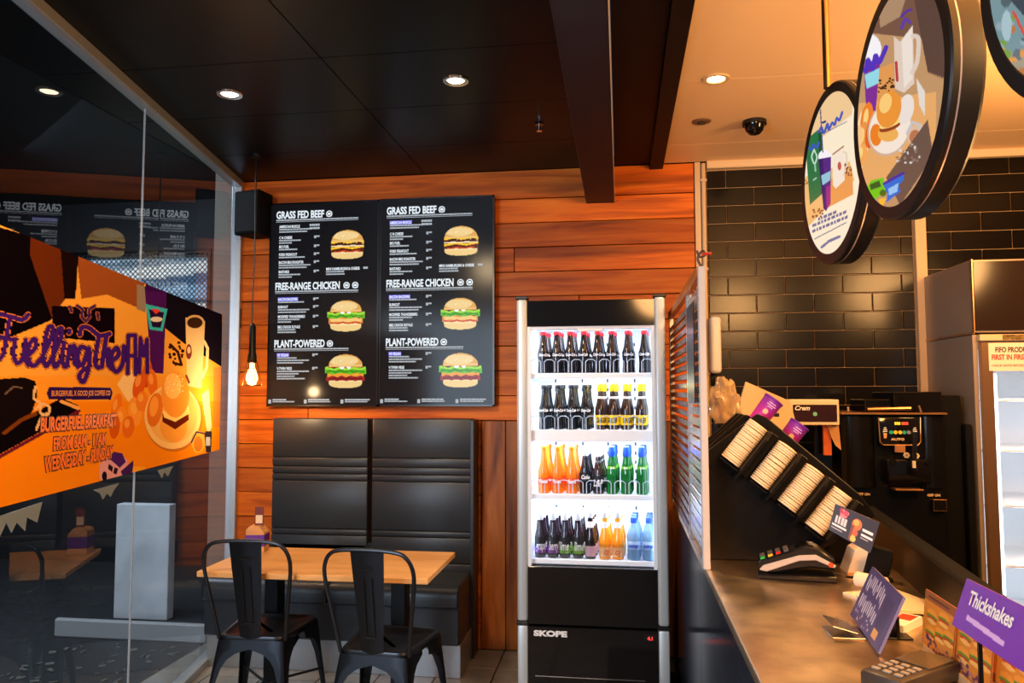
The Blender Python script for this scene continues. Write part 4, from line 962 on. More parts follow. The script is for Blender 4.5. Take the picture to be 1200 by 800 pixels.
# ------------------------------------------------------------ lid rack
RY = 2.60
rk = thing('lid_rack', 'black slanted rack holding four stacks of paper cup lids on the counter', 'rack', (0.275, RY, 0.95))
def R2(px, py, Y=RY):
    p = at_y(px, py, Y); return (p.x-0.297, p.z-0.95)
prof = [(0, 0.0), (0.0, 0.345), (0.172, 0.475), (0.202, 0.462), (0.487, 0.215), (0.527, 0.155), (0.432, 0.0)]
RKM = mat('rack_black', rgb(12, 11, 11), 0.4, spec=0.2)
MB().prism(prof, 'Y', 0.02, 0.05, 0.003).build('side_panel', RKM, rk, smooth=False)
for y in (0.14, 0.23, 0.32):
    MB().prism([(0, 0.0), (0.0, 0.335), (0.15, 0.47), (0.18, 0.46), (0.45, 0.205), (0.48, 0.155), (0.40, 0.0)], 'Y', y, y+0.025, 0.004).build('divider', RKM, rk, smooth=False)
MB().prism([(0.01, 0.0), (0.01, 0.30), (0.14, 0.40), (0.40, 0.16), (0.38, 0.0)], 'Y', 0.05, 0.32).build('body', BLACKR, rk, smooth=False)
AX = Vector((0.615, 0, 0.788)); NX = Vector((0.788, 0, -0.615))
LIDM = mat('paper_lid', rgb(240, 216, 176), 0.6); LIDE = LIDM
lid = None
slots = []
for k, (px, py) in enumerate(((855, 541), (889, 567), (921, 594), (953, 621))):
    p = at_y(px, py, RY-0.01); base = Vector((p.x, RY-0.008, p.z)); slots.append(base)
    # trough plate on the lower right side, lying along the stack
    loc = base-rk.location
    M = Matrix(((AX.x, 0, NX.x, 0), (0, 1, 0, 0), (AX.z, 0, NX.z, 0), (0, 0, 0, 1)))
    M = Matrix.Translation(loc) @ M
    ext = 0.0 if k else 0.0
    MB().prism([(-0.035, 0.03), (-0.035, -0.045), (0.0, -0.062), (0.125, -0.062), (0.155, -0.045), (0.16, 0.03)], 'Z', 0.034, 0.044, 0.002, M=M).build('trough_plate', RKM, rk, smooth=False)
    MB().box(0.0-0.01, 0.16, 0.0, 0.03, 0.044, 0.075, 0.002, M=M).build('trough_back', RKM, rk, smooth=False)
    MB().box(-0.012, -0.004, -0.03, 0.03, -0.034, 0.034, 0.002, M=M).build('slot_stop', RKM, rk, smooth=False)
    names = ('topmost left', 'second', 'third', 'lowest right')
    n = 20
    for i in range(n):
        q = base+AX*(0.002+i*0.0076)
        R_ = Matrix(((NX.x, 0, AX.x), (0, 1, 0), (NX.z, 0, AX.z))).to_4x4()
        if lid is None:
            lid = MB().lathe([(0.029, 0.0), (0.034, 0.0006), (0.0346, 0.0045), (0.033, 0.006), (0.029, 0.007)], 22).build('cup_lid', LIDM); o = lid
        else: o = link('cup_lid', lid.data)
        o.matrix_world = Matrix.Translation(q+Vector((0, random.uniform(-.0015, .0015), 0))) @ R_ @ Matrix.Rotation(random.uniform(-0.04, 0.04), 4, 'X')
        tag(o, 'cream paper cup lid stacked in the %s slot of the black rack' % names[k], 'lid', 'paper lids in the %s slot' % names[k])
# extra lids plate at right end
# purple cups behind the stacks
def tilted(name, label, px, py, Y, L_):
    p = at_y(px, py, Y); t = thing(name, label, 'cup')
    R_ = Matrix(((NX.x, 0, AX.x), (0, 1, 0), (NX.z, 0, AX.z))).to_4x4(); t.matrix_world = Matrix.Translation(p) @ R_
    m_ = bpy.data.materials.get('purple_cup') 
    if not m_:
        m_ = mat('purple_cup', rgb(170, 30, 140), 0.4); N = m_.node_tree.nodes; L = m_.node_tree.links
        tc = N.new('ShaderNodeTexCoord'); sx = N.new('ShaderNodeSeparateXYZ'); cr = N.new('ShaderNodeValToRGB'); mr = N.new('ShaderNodeMapRange')
        mr.inputs['From Min'].default_value = -0.05; mr.inputs['From Max'].default_value = 0.06
        L.new(tc.outputs['Object'], sx.inputs[0]); L.new(sx.outputs['Z'], mr.inputs[0]); L.new(mr.outputs[0], cr.inputs[0])
        cr.color_ramp.elements[0].color = rgb(200, 36, 150); cr.color_ramp.elements[1].color = rgb(84, 40, 150)
        L.new(cr.outputs[0], N['Principled BSDF'].inputs['Base Color'])
    MB().lathe([(0.0295, -L_), (0.0335, L_-0.004)], 28).build('paper_wall', m_, t)
    MB().lathe([(0.0335, L_-0.006), (0.0355, L_-0.004), (0.0355, L_), (0.0335, L_+0.001)], 28, cap=False).build('rim', m_, t)
    o = MB().lathe([(0.0, 0), (0.009, 0)], 16, cap=False, M=Matrix.Translation((-0.004, -0.0325, -0.005)) @ Matrix.Rotation(PI/2, 4, 'X')).build('printed_spot', mat('cup_spot', rgb(244, 180, 160), 0.5), t)
    o = MB()
    for z, w_ in ((0.030, 0.012), (0.022, 0.016), (0.015, 0.010), (-0.028, 0.007)): o.box(-w_, w_, -0.0335, -0.0325, z-0.0015, z+0.0015)
    o.build('printed_line', mat('cup_print', rgb(210, 170, 230), 0.5), t)
tilted('paper_cup', 'purple and magenta paper cup lying in the rack behind the topmost lids', 897, 481, 2.71, 0.048)
tilted('paper_cup', 'purple and magenta paper cup lying behind the second stack of lids', 927, 510, 2.71, 0.048)

# card terminal by the rack
TM = mat('terminal_black', rgb(18, 18, 19), 0.3); TG = mat('terminal_grey', rgb(176, 168, 160), 0.35)
te = thing('card_terminal', 'black and grey card payment terminal on its cradle beside the lid rack', 'terminal', (0.515, 2.40, 0.95), math.radians(-8))
MB().prism([(-0.115, 0.0), (0.105, 0.0), (0.10, 0.018), (-0.11, 0.014)], 'Y', -0.045, 0.045, 0.004).build('cradle', TM, te)
MB().prism([(-0.115, 0.030), (-0.112, 0.052), (0.015, 0.100), (0.050, 0.098), (0.10, 0.060), (0.098, 0.035), (0.03, 0.040), (-0.02, 0.030), (-0.07, 0.018)], 'Y', -0.040, 0.040, 0.005).build('body', TM, te)
MB().prism([(-0.112, 0.026), (-0.10, 0.040), (0.0, 0.074), (0.045, 0.078), (0.10, 0.050), (0.095, 0.042), (0.045, 0.062), (0.0, 0.058), (-0.09, 0.022)], 'Y', -0.043, 0.043, 0.002).build('side_stripe', TG, te)
MB().prism([(-0.01, 0.0925), (0.02, 0.1035), (0.045, 0.1015)], 'Y', -0.030, 0.030, 0.001).build('screen', BLACKG, te)
KEYC = [mat('key_grey', rgb(80, 80, 84), 0.4), mat('key_red', rgb(190, 30, 24), 0.4), mat('key_yellow', rgb(220, 180, 30), 0.4), mat('key_green', rgb(30, 170, 70), 0.4)]
for i in range(4):
    for j in range(4):
        x = -0.10+i*0.022; z = 0.056+i*0.0083; y = -0.027+j*0.018
        MB().box(-0.007, 0.007, -0.006, 0.006, 0, 0.006, 0.001, M=Matrix.Translation((x, y, z-0.001)) @ Matrix.Rotation(math.radians(-20.5), 4, 'Y')).build('key', KEYC[0] if j else KEYC[(3, 2, 1, 0)[i]], te, smooth=False)
MB().cyl((0.085, -0.045, 0.052), (0.085, -0.043, 0.052), 0.007, n=12).build('red_button', mat('orange_red', rgb(226, 70, 30), 0.4), te)
MB().tube(smooth_line([(0.10, 0.0, 0.02), (0.13, 0.0, 0.012), (0.16, 0.03, 0.006), (0.19, 0.08, 0.006)]), 0.004, 6).build('cable', TM, te)

# beige napkin box and small burger card
nb = thing('napkin_pack', 'folded beige card box beneath the small tilted burger card', 'box', (0.715, 2.50, 0.95))
MB().prism([(-0.045, 0.0), (0.075, 0.0), (0.075, 0.028), (0.00, 0.082), (-0.02, 0.070)], 'Y', -0.03, 0.05, 0.001).build('carton', CREAM, nb, smooth=False)
MB().box(-0.044, 0.074, -0.031, -0.0302, 0.0, 0.004).build('base_edge', BLOCKW, nb, smooth=False)
def flat_sign(name, label, cat, c4, thick, painter, res, m, back_m, group=None):
    """c4: four room points TL,TR,BR,BL of a flat card; painter draws on an Art in photo-like units of the card"""
    TL, TR, BR, BL = [Vector(p) for p in c4]; t = thing(name, label, cat, (TL+TR+BR+BL)/4, 0, group); o0 = t.location
    nu_, nv_ = res; nrm = (TR-TL).cross(BL-TL).normalized()
    if nrm.dot(Vector((0, 0, CH))-o0) < 0: nrm = -nrm
    u, v = np.meshgrid(np.linspace(0, 1, nu_), np.linspace(0, 1, nv_))
    P = [[(TL[i]*(1-u)*(1-v)+TR[i]*u*(1-v)+BR[i]*u*v+BL[i]*(1-u)*v) for i in range(3)]][0]
    pos_ = np.stack([P[i]+nrm[i]*(thick/2+0.0012)-o0[i] for i in range(3)], -1)
    a_ = painter(u, v)
    art_mesh('print', pos_, a_.c, m, t)
    g = bmesh.new(); A_ = [g.verts.new(p+nrm*thick/2-o0) for p in (TL, TR, BR, BL)]; B_ = [g.verts.new(p-nrm*thick/2-o0) for p in (TL, TR, BR, BL)]
    g.faces.new(A_); g.faces.new(B_[::-1])
    for i in range(4): g.faces.new((A_[i], A_[(i+1) % 4], B_[(i+1) % 4], B_[i]))
    mb = MB(); mb.add(g); mb.build('card', back_m, t, smooth=False); return t
CARDM = artmat('card_print', 0.0, 0.35)
def p_small(u, v):
    a = Art(u*100, v*70, (38, 24, 34))
    a.spots((12, 6, 34, 22), 14, (3, 6), [(200, 60, 90), (170, 40, 70), (220, 120, 130)], 2)
    for x in (8, 15, 22, 29): a.poly([(x, 26), (x+5, 26), (x+5, 44), (x, 44)], (200, 200, 210))
    a.poly([(4, 48), (38, 48), (38, 53), (4, 53)], (230, 230, 235)); a.poly([(4, 57), (30, 57), (30, 60), (4, 60)], (170, 170, 180))
    a.ell(56, 26, 11, 13, (224, 110, 40)); a.ell(54, 22, 6, 7, (250, 170, 80)); a.ell(54, 46, 9, 10, (200, 90, 40)); a.ell(55, 60, 7, 7, (240, 190, 80)); a.poly([(46, 30), (52, 30), (50, 68), (46, 66)], (120, 60, 40))
    a.poly([(70, 28), (94, 28), (94, 34), (70, 34)], (235, 235, 240)); a.poly([(70, 40), (96, 40), (96, 44), (70, 44)], (235, 235, 240)); a.poly([(70, 48), (88, 48), (88, 51), (70, 51)], (160, 160, 170)); return a
Y = 2.36
flat_sign('counter_card', 'small dark tilted promo card with a burger picture beside the lid rack', 'sign', [at_y(979, 590, Y+0.02), at_y(1031, 612, Y-0.02), at_y(1020, 648, Y-0.02), at_y(971, 620, Y+0.02)], 0.003, p_small, (90, 60), CARDM, CREAM)
h1 = thing('small_black_stand', 'small black stand on the counter under the burger card', 'stand', (0.73, 2.40, 0.95))
MB().box(-0.05, 0.04, -0.03, 0.03, 0, 0.012, 0.003).prism([(-0.03, 0.012), (0.035, 0.012), (0.05, 0.085), (-0.005, 0.10)], 'Y', -0.012, 0.025, 0.004).build('body', BLACKR, h1)

# leaning brochure stand
def p_blue(u, v):
    a = Art(u*100, v*100, (74, 64, 112)); g = np.random.default_rng(8)
    for k in range(11):
        x = 8+k*5.2
        for y0 in range(2):
            ya = g.uniform(8, 20)+y0*38; a.poly([(x, ya), (x+2.6, ya), (x+2.6, ya+g.uniform(18, 34)), (x, ya+20)], (200, 196, 216))
    a.poly([(68, 20), (92, 20), (92, 80), (68, 80)], (60, 50, 96)); a.poly([(70, 76), (84, 76), (84, 92), (70, 92)], (214, 160, 80)); a.spots((5, 80, 60, 96), 20, (1, 2.5), [(190, 180, 200), (110, 70, 140)], 3); return a
BLUC = mat('blue_grey_card', rgb(104, 104, 150), 0.35)
bs = flat_sign('brochure', 'leaning blue-purple printed card on a small metal stand in the middle of the counter', 'sign',
   [(0.614, 2.03, 1.066), (0.592, 1.76, 1.062), (0.527, 1.725, 0.955), (0.549, 1.995, 0.957)], 0.006, p_blue, (110, 80), CARDM, BLUC)
b2_ = thing('card_stand', 'small bent metal stand holding up the leaning blue card', 'stand', (0.515, 1.87, 0.95))
MB().box(-0.055, 0.03, -0.045, 0.045, 0.0, 0.004, 0.001).box(-0.055, 0.0, -0.045, 0.045, 0.0, 0.003, 0.001, M=Matrix.Translation((-0.0, 0, 0.012)) @ Matrix.Rotation(0.25, 4, 'Y')).build('plate', STEEL, b2_, smooth=False)
MB().box(0.02, 0.12, -0.03, 0.03, 0, 0.004, 0.001).box(0.085, 0.092, -0.03, 0.03, 0, 0.05, 0.001).build('rest', BLACKM, b2_, smooth=False)

# burger leaflets and purple card on a wooden holder at the near right
def p_leaf(seed):
    def f(u, v):
        a = Art(u*100, v*150, (216, 130, 44)); g = np.random.default_rng(seed)
        a.put(v < 0.16, (150, 84, 40)); a.poly([(12, 10), (80, 10), (80, 16), (12, 16)], (90, 44, 30))
        for cx, cy in ((28, 62), (66, 50), (58, 96), (26, 108), (84, 88)):
            a.ell(cx, cy-8, 16, 11, (236, 150, 50)); a.ell(cx, cy+1, 18, 6, (90, 140, 40)); a.ell(cx, cy+6, 16, 5, (190, 50, 30)); a.ell(cx, cy+13, 15, 6, (240, 180, 90))
        a.spots((0, 120, 100, 150), 26, (3, 7), [(120, 60, 60), (190, 120, 90), (90, 50, 90)], seed)
        a.poly([(70, 100), (76, 100), (76, 150), (70, 150)], (60, 30, 90)) if seed == 2 else None
        return a
    return f
WH = thing('leaflet_holder', 'wooden holder carrying burger leaflets at the near right of the counter', 'holder', (0.645, 1.46, 0.95))
MB().box(-0.02, 0.10, -0.35, 0.30, 0.0, 0.02, 0.002).build('base', BLOCKW, WH, smooth=False)
MB().box(0.07, 0.085, -0.35, 0.30, 0.02, 0.13, 0.002).build('back_board', BLOCKW, WH, smooth=False)
MB().box(-0.02, -0.012, -0.35, -0.05, 0.02, 0.06, 0.001).build('front_lip', BLOCKW, WH, smooth=False)
def leaf(Ya, Yb, Xa, zt, zb, seed, label, lean=0.012):
    return flat_sign('leaflet', label, 'leaflet', [(Xa+lean, Ya, zt), (Xa+lean, Yb, zt), (Xa, Yb, zb), (Xa, Ya, zb)], 0.002, p_leaf(seed), (60, 70), CARDM, mat('leaf_back', rgb(170, 100, 50), 0.5), 'burger leaflets in the wooden holder')
leaf(1.76, 1.61, 0.625, 1.082, 0.971, 1, 'orange burger leaflet furthest from the viewer in the holder')
leaf(1.62, 1.475, 0.632, 1.086, 0.971, 2, 'orange burger leaflet with a violet cup, second in the holder')
leaf(1.485, 1.34, 0.645, 1.09, 0.971, 3, 'orange burger leaflet half hidden below the purple card')
leaf(1.35, 1.19, 0.650, 1.10, 0.971, 4, 'brown-orange leaflet nearest the right edge under the purple card')
leaf(1.56, 1.37, 0.672, 1.125, 0.971, 5, 'leaflet standing behind the purple card, its top edge showing')
def p_purple(u, v):
    a = Art(u*150, v*60, (108, 34, 168))
    for q in ([(150, 6), (128, 4), (122, 14), (134, 22), (150, 20)], [(150, 40), (136, 36), (124, 46), (132, 56), (150, 54)]): a.line(smooth_line(q), 4.2, (240, 214, 214))
    a.spots((124, 22, 148, 38), 10, (3, 6), [(90, 160, 214), (200, 60, 130), (120, 40, 160)], 4)
    q = [(16, 30), (58, 34), (58, 38), (16, 34)]
    a.poly([(18, 39), (76, 43), (76, 49), (18, 45)], (206, 170, 226)); return a
pc = flat_sign('promo_card', 'purple thickshakes promo card standing at the right edge of the counter', 'sign', [(0.602, 1.472, 1.170), (0.600, 1.13, 1.178), (0.575, 1.13, 1.094), (0.577, 1.478, 1.088)], 0.003, p_purple, (130, 56), CARDM, mat('pink_edge', rgb(150, 60, 110), 0.5))
c_ = Vector((0.590, 1.44, 1.132)); xd = (Vector((0.600, 1.13, 1.178))-Vector((0.602, 1.472, 1.170))).normalized(); yd = (Vector((0.602, 1.472, 1.170))-Vector((0.577, 1.478, 1.088))).normalized(); yd = (yd-xd*yd.dot(xd)).normalized(); zd = xd.cross(yd)
if zd.x > 0: pass
Mx = Matrix(((xd.x, yd.x, zd.x, c_.x), (xd.y, yd.y, zd.y, c_.y), (xd.z, yd.z, zd.z, c_.z), (0, 0, 0, 1)))
me = text_mesh('Thickshakes', 0.034, sx=0.92, bold=0.0009, shear=0.2); me.transform(Matrix.Translation(-pc.location) @ Mx @ Matrix.Translation((-0.004, 0.002, 0.004))); me.materials.clear(); me.materials.append(INKW); link('lettering', me, pc)
# stems for the promo card
MB().box(-0.003, 0.003, -0.12, -0.114, -0.165, -0.02).build('stem', BLACKM, pc, smooth=False)
MB().box(-0.003, 0.003, 0.10, 0.106, -0.165, -0.03).build('stem', BLACKM, pc, smooth=False)
# brown bottles/jars corner? wood block with chrome pin at the bottom right
wbk = thing('wooden_caddy', 'dark wooden caddy with a light peg at the bottom right corner', 'caddy', (0.59, 1.12, 0.95))
MB().box(-0.03, 0.05, -0.12, 0.10, 0.0, 0.085, 0.003).build('box', wood('dark_wood', rgb(70, 34, 16), rgb(110, 58, 28), rgb(130, 72, 36), 0.4, along='Z', knots=False), wbk, smooth=False)
MB().cyl((0.0, 0.07, 0.085), (0.0, 0.07, 0.11), 0.004).build('peg', CREAM, wbk)

# near payment terminal at the bottom edge
nt_ = thing('keypad_terminal', 'dark handheld payment terminal lying at the bottom edge of the counter', 'terminal', (0.535, 1.565, 0.988), math.radians(-50))
MB().box(-0.042, 0.042, -0.10, 0.10, -0.035, 0.0, 0.008, seg=2).build('body', mat('terminal_brown', rgb(60, 54, 48), 0.35), nt_)
MB().box(-0.034, 0.034, 0.0, 0.088, 0.0, 0.003, 0.001).build('screen', mat('terminal_screen', rgb(92, 78, 60), 0.2), nt_)
for i in range(4):
    for j in range(3): MB().box(-0.007, 0.007, -0.005, 0.005, 0, 0.004, 0.001, M=Matrix.Translation((-0.022+j*0.022, -0.02-i*0.019, 0))).build('key', mat('key_dark', rgb(150, 140, 128), 0.4), nt_)

# papers behind the brochure stand
pw = thing('paper_bundle', 'cream papers and a small roll on the counter behind the blue card', 'paper', (0.665, 2.20, 0.95))
MB().box(-0.06, 0.10, -0.12, 0.05, 0, 0.006, M=Matrix.Rotation(0.35, 4, 'Z')).box(-0.05, 0.10, -0.16, -0.02, 0.006, 0.012, M=Matrix.Rotation(-0.1, 4, 'Z')).build('sheets', CREAM, pw, smooth=False)
MB().cyl((-0.02, 0.08, 0.03), (0.035, 0.02, 0.03), 0.020, n=18).build('roll', CREAM, pw)
pd = thing('red_order_pad', 'white order pad with red print near the burger leaflets', 'pad', (0.645, 1.93, 0.95), math.radians(50))
MB().box(-0.05, 0.06, -0.02, 0.025, 0, 0.02, 0.001).build('pages', WHITEP, pd, smooth=False)
MB().box(0.0, 0.05, -0.015, 0.02, 0.02, 0.0206).build('print', mat('red_print', rgb(200, 60, 30), 0.5), pd, smooth=False)

# ------------------------------------------------------------ back bench of the kitchen
bb = thing('back_bench', 'black kitchen bench along the tiled wall under the machines', 'bench', (0.94, 3.70, 0))
MB().box(-0.62, 0.09, 0.28, 0.78, 0.86, 0.90, 0.003).build('bench_top', BLACKG, bb, smooth=False)
MB().box(-0.61, 0.08, 0.29, 0.77, 0.0, 0.86, 0.002).build('cabinet', BLACKR, bb, smooth=False)

mt = thing('dark_floor_sheet', 'black sheet added over the staff side floor to keep it dark', 'mat', (0.95, 1.2, 0))  # dark sheet added so the floor behind the counter reads black
MB().box(0, 1.9, 0, 2.45, 0.001, 0.014, 0.003).build('dark_sheet', BLACKR, mt, smooth=False)
# clear food bag, white dispenser, cardboard lid, coffee grinder
sd = thing('wall_dispenser', 'slim white dispenser on the tiled wall above the plastic bag', 'dispenser', (0.535, 4.46, 1.60))
MB().box(-0.03, 0.03, -0.05, 0.05, 0.0, 0.32, 0.02, seg=3).build('body', WHITEP, sd)
MB().box(0.0, 0.045, -0.05, 0.05, -0.22, -0.02, 0.008, seg=2).build('lower_box', CREAM, sd)
bgm = thing('clear_bag', 'crumpled clear plastic bag of food behind the lid rack', 'bag', (0.425, 3.25, 1.44))
g = bmesh.new(); bmesh.ops.create_icosphere(g, subdivisions=4, radius=1)
from mathutils import noise as MN
for v in g.verts:
    n = MN.noise(v.co*2.3)*0.35+abs(MN.noise(v.co*5.1))*0.28; v.co = Vector((v.co.x*0.055, v.co.y*0.06, v.co.z*0.10))*(1+n)
m = MB(); m.add(g); m.build('film', mat('bag_film', rgb(236, 206, 160), 0.2, trans=0.55, bump=0.5, bscale=40), bgm)
crt = thing('stacked_crate', 'dark crate on the back bench holding up the plastic bag', 'crate', (0.455, 3.25, 0.95))
MB().box(-0.07, 0.07, -0.09, 0.12, 0.0, 0.42, 0.004).build('crate_body', BLACKR, crt, smooth=False)
cb = thing('cardboard_box', 'open beige cardboard carton leaning behind the rack on the back bench', 'box', (0.0, 3.72, 0))
def K(px, py, Y=3.72): p = at_y(px, py, Y); return (p.x, p.z)
MB().prism([K(874, 447), K(926, 470), K(934, 500), K(930, 545), K(858, 500)], 'Y', 0.0, 0.02, 0.001).build('flap', mat('cardboard', rgb(222, 188, 142), 0.7, noise=0.08, nscale=6), cb, smooth=False)
MB().box(K(880, 500)[0], K(927, 500)[0], 0.03, 0.24, 0.951, K(900, 470)[1], 0.002).build('carton', mat('cardboard', rgb(222, 188, 142), 0.7), cb, smooth=False)
MB().box(K(907, 486)[0], K(913, 486)[0], -0.002, 0.0, K(907, 488)[1], K(907, 484)[1]).build('mark', BLACKP, cb, smooth=False)
gr = thing('coffee_grinder', 'black machine with a cream-framed header panel standing beside the carton', 'machine', (0.0, 3.88, 0))
def K2(px, py): p = at_y(px, py, 3.88); return p.x, p.z
x0, z1 = K2(925, 468); x1, z0 = K2(984, 498)
MB().box(x0, x1, 0.0, 0.16, z0, z1, 0.003).build('header', CREAM, gr, smooth=False)
q0, s1 = K2(929, 474); q1, s0 = K2(981, 494)
MB().box(q0, q1, -0.003, 0.0, s0, s1).build('header_panel', mat('dark_oxblood', rgb(46, 20, 16), 0.2), gr, smooth=False)
text('logo', 'Crem', 0.030, INKW, gr, upright(q0+0.006, -0.004, s1-0.026), shear=0.3, bold=0.0008)
MB().lathe([(0.0, 0), (0.010, 0)], 14, cap=False, M=Matrix.Translation(((q0+q1)/2-0.0, -0.004, (s0+s1)/2-0.004)) @ Matrix.Rotation(PI/2, 4, 'X')).build('green_mark', mat('mint', rgb(110, 190, 160), 0.4), gr)
MB().box(0.945, x1-0.01, 0.10, 0.35, 0.90, z0+0.02, 0.004).build('machine_body', BLACKG, gr, smooth=False)
MB().box(*sorted((K2(953, 0)[0], K2(962, 0)[0])), 0.04, 0.06, K2(0, 525)[1], z0).build('hopper', mat('amber_beans', rgb(190, 90, 40), 0.4), gr, smooth=False)
MB().prism([K2(972, 499), K2(985, 499), K2(988, 528), K2(981, 522), K2(976, 512)], 'Y', 0.03, 0.034).build('hanging_paper', mat('tan_paper', rgb(190, 140, 90), 0.7), gr, smooth=False)

# ------------------------------------------------------------ soft serve machine
ic = thing('soft_serve_machine', 'large black soft serve machine with lit control panel and pull lever', 'machine', (0.0, 3.88, 0))
IY = 3.88
def kx(z6): return at_y(970+z6/5.717, 500, IY).x
def kz(z6): return at_y(1060, 460+z6/5.717, IY).z
GOLDL = mat('warm_metal_edge', rgb(190, 140, 90), 0.3, 0.8)
IM = mat('machine_black', rgb(13, 12, 11), 0.25, spec=0.35)
MB().box(kx(100), kx(800), 0.03, 0.45, 0.0, kz(140), 0.004).build('body', IM, ic, smooth=False)
for xa, xb in ((105, 330), (640, 800)):
    r_ = (kx(xb)-kx(xa))/2; cx = (kx(xa)+kx(xb))/2
    MB().lathe([(r_, 0), (r_, kz(160)-kz(640))], 32, M=Matrix.Translation((cx, 0.045, kz(640))) @ Matrix.Scale(0.55, 4, (0, 1, 0))).build('curved_front', IM, ic)
MB().box(kx(100), kx(800), -0.01, 0.43, kz(146), kz(134), 0.001).build('trim_line', GOLDL, ic, smooth=False)
MB().box(kx(465), kx(790), 0.03, 0.35, kz(132), kz(-6), 0.004).build('hopper_cover', BLACKG, ic, smooth=False)
MB().box(kx(280), kx(465), 0.06, 0.30, kz(132), kz(45), 0.004).build('hopper_cover', BLACKG, ic, smooth=False)
MB().tube([(kx(150), 0.02, kz(95)), (kx(150), 0.02, kz(125)), ], 0.006).tube([(kx(270), 0.0, kz(112)), (kx(560), 0.0, kz(105))], 0.008, 8).tube([(kx(615), 0.0, kz(85)), (kx(630), 0.0, kz(130))], 0.005, 6).build('chrome_bar', GOLDL, ic)
MB().box(kx(800), kx(960), 0.10, 0.5, 0.0, kz(20), 0.004).build('side_housing', BLACKR, ic, smooth=False)
MB().box(kx(960), 1.655, 0.06, 0.5, 0.0, kz(215), 0.004).build('side_housing', BLACKR, ic, smooth=False)
MB().box(kx(338), kx(618), -0.005, 0.05, kz(350), kz(165), 0.006, seg=2).build('control_panel', BLACKG, ic)
c_p = ic.children[-1]
q = [(kx(338), kz(165)), (kx(345), kz(330)), (kx(365), kz(350)), (kx(595), kz(350)), (kx(615), kz(330)), (kx(620), kz(165))]
MB().tube([(x, -0.007, z) for x, z in q], 0.003, 6).build('panel_edge', GOLDL, c_p)
for a_, b_, col in ((445, 485, (1, 0.55, 0.02, 1)), (492, 538, (1, 0.06, 0.02, 1))):
    o = MB()
    for k in range(3):
        x = a_+k*(b_-a_)/3; o.box(kx(x+1), kx(x+(b_-a_)/3-2), -0.008, -0.005, kz(215), kz(196))
    o.build('led_readout', emis('led_%d' % a_, col, 1.5), c_p, smooth=False)
for x, col in ((420, (30, 150, 110)), (449, (230, 170, 20)), (480, (230, 170, 20)), (508, (30, 140, 110)), (538, (110, 110, 100))):
    MB().cyl((kx(x), -0.010, kz(265)), (kx(x), -0.005, kz(265)), 0.0085, n=16).build('button', mat('btn_%d_%d' % (x, col[0]), rgb(*col), 0.4, emit=rgb(*col), es=0.35), c_p)
for x in (380, 578):
    m = MB(); m.prism([(kx(x-12), kz(270)), (kx(x+12), kz(270)), (kx(x+8), kz(305)), (kx(x-8), kz(305))], 'Y', -0.008, -0.005); m.build('cone_icon', mat('cone_tan', rgb(206, 140, 70), 0.4, emit=rgb(206, 140, 70), es=0.25), c_p, smooth=False)
    m = MB()
    for k, (r_, yy_) in enumerate(((15, 262), (12, 250), (8, 238))): m.tube([(kx(x-r_), -0.007, kz(yy_)), (kx(x+r_), -0.007, kz(yy_-4))], 0.0022, 6)
    m.build('ice_swirl', mat('swirl_white', rgb(226, 214, 196), 0.4, emit=rgb(226, 214, 196), es=0.2), c_p)
text('lettering', 'AUTO', 0.014, mat('panel_print', rgb(220, 190, 150), 0.5), c_p, upright(kx(420), -0.006, kz(318)), sx=1.5, bold=0.0006)
MB().box(kx(365), kx(660), -0.05, 0.04, kz(600), kz(440), 0.010, seg=2).build('dispensing_head', BLACKG, ic)
hd = ic.children[-1]
MB().box(kx(505), kx(545), -0.085, -0.05, kz(520), kz(440), 0.004).build('nozzle_block', IM, hd)
MB().tube([(kx(528), -0.10, kz(255)), (kx(526), -0.09, kz(430))], 0.010, 10, rs=[0.012, 0.008]).build('pull_lever', BLACKP, ic)
MB().tube([(kx(520), -0.092, kz(445)), (kx(520), -0.092, kz(490))], 0.008, 10).build('plunger', CREAM, ic)
for x, y in ((492, 412), (556, 416)):
    m = MB()
    for k in range(3): m.box(-0.013, 0.013, -0.006, 0.006, -0.0045, 0.0045, 0.001, M=Matrix.Translation((kx(x), -0.055, kz(y))) @ Matrix.Rotation(k*PI/3, 4, 'Y'))
    m.build('star_knob', CREAM, ic, smooth=False)
for x in (400, 640): MB().cyl((kx(x), -0.06, kz(455)), (kx(x), -0.045, kz(455)), 0.016, n=16).build('thumb_nut', BLACKM, ic)
MB().box(kx(408), kx(590), -0.07, 0.02, kz(646), kz(634), 0.002).build('drip_lip', GOLDL, ic, smooth=False)
MB().box(kx(440), kx(510), -0.012, -0.004, kz(400), kz(350), 0.002).build('tan_sticker', mat('tan_sticker', rgb(160, 110, 70), 0.5), ic, smooth=False)
for x in (195, 665): text('lettering', 'OFF ON', 0.016, mat('panel_print', rgb(220, 190, 150), 0.5), ic, upright(kx(x), 0.026, kz(696)), sx=1.0, bold=0.0006)
m = MB().box(kx(690), kx(780), 0.005, 0.03, kz(790), kz(712), 0.003).build('rocker_switch', IM, ic)
MB().tube([(kx(692), 0.004, kz(788)), (kx(692), 0.004, kz(714)), (kx(778), 0.004, kz(714)), (kx(778), 0.004, kz(788))], 0.0015, 5, closed=True).build('switch_edge', GOLDL, m)

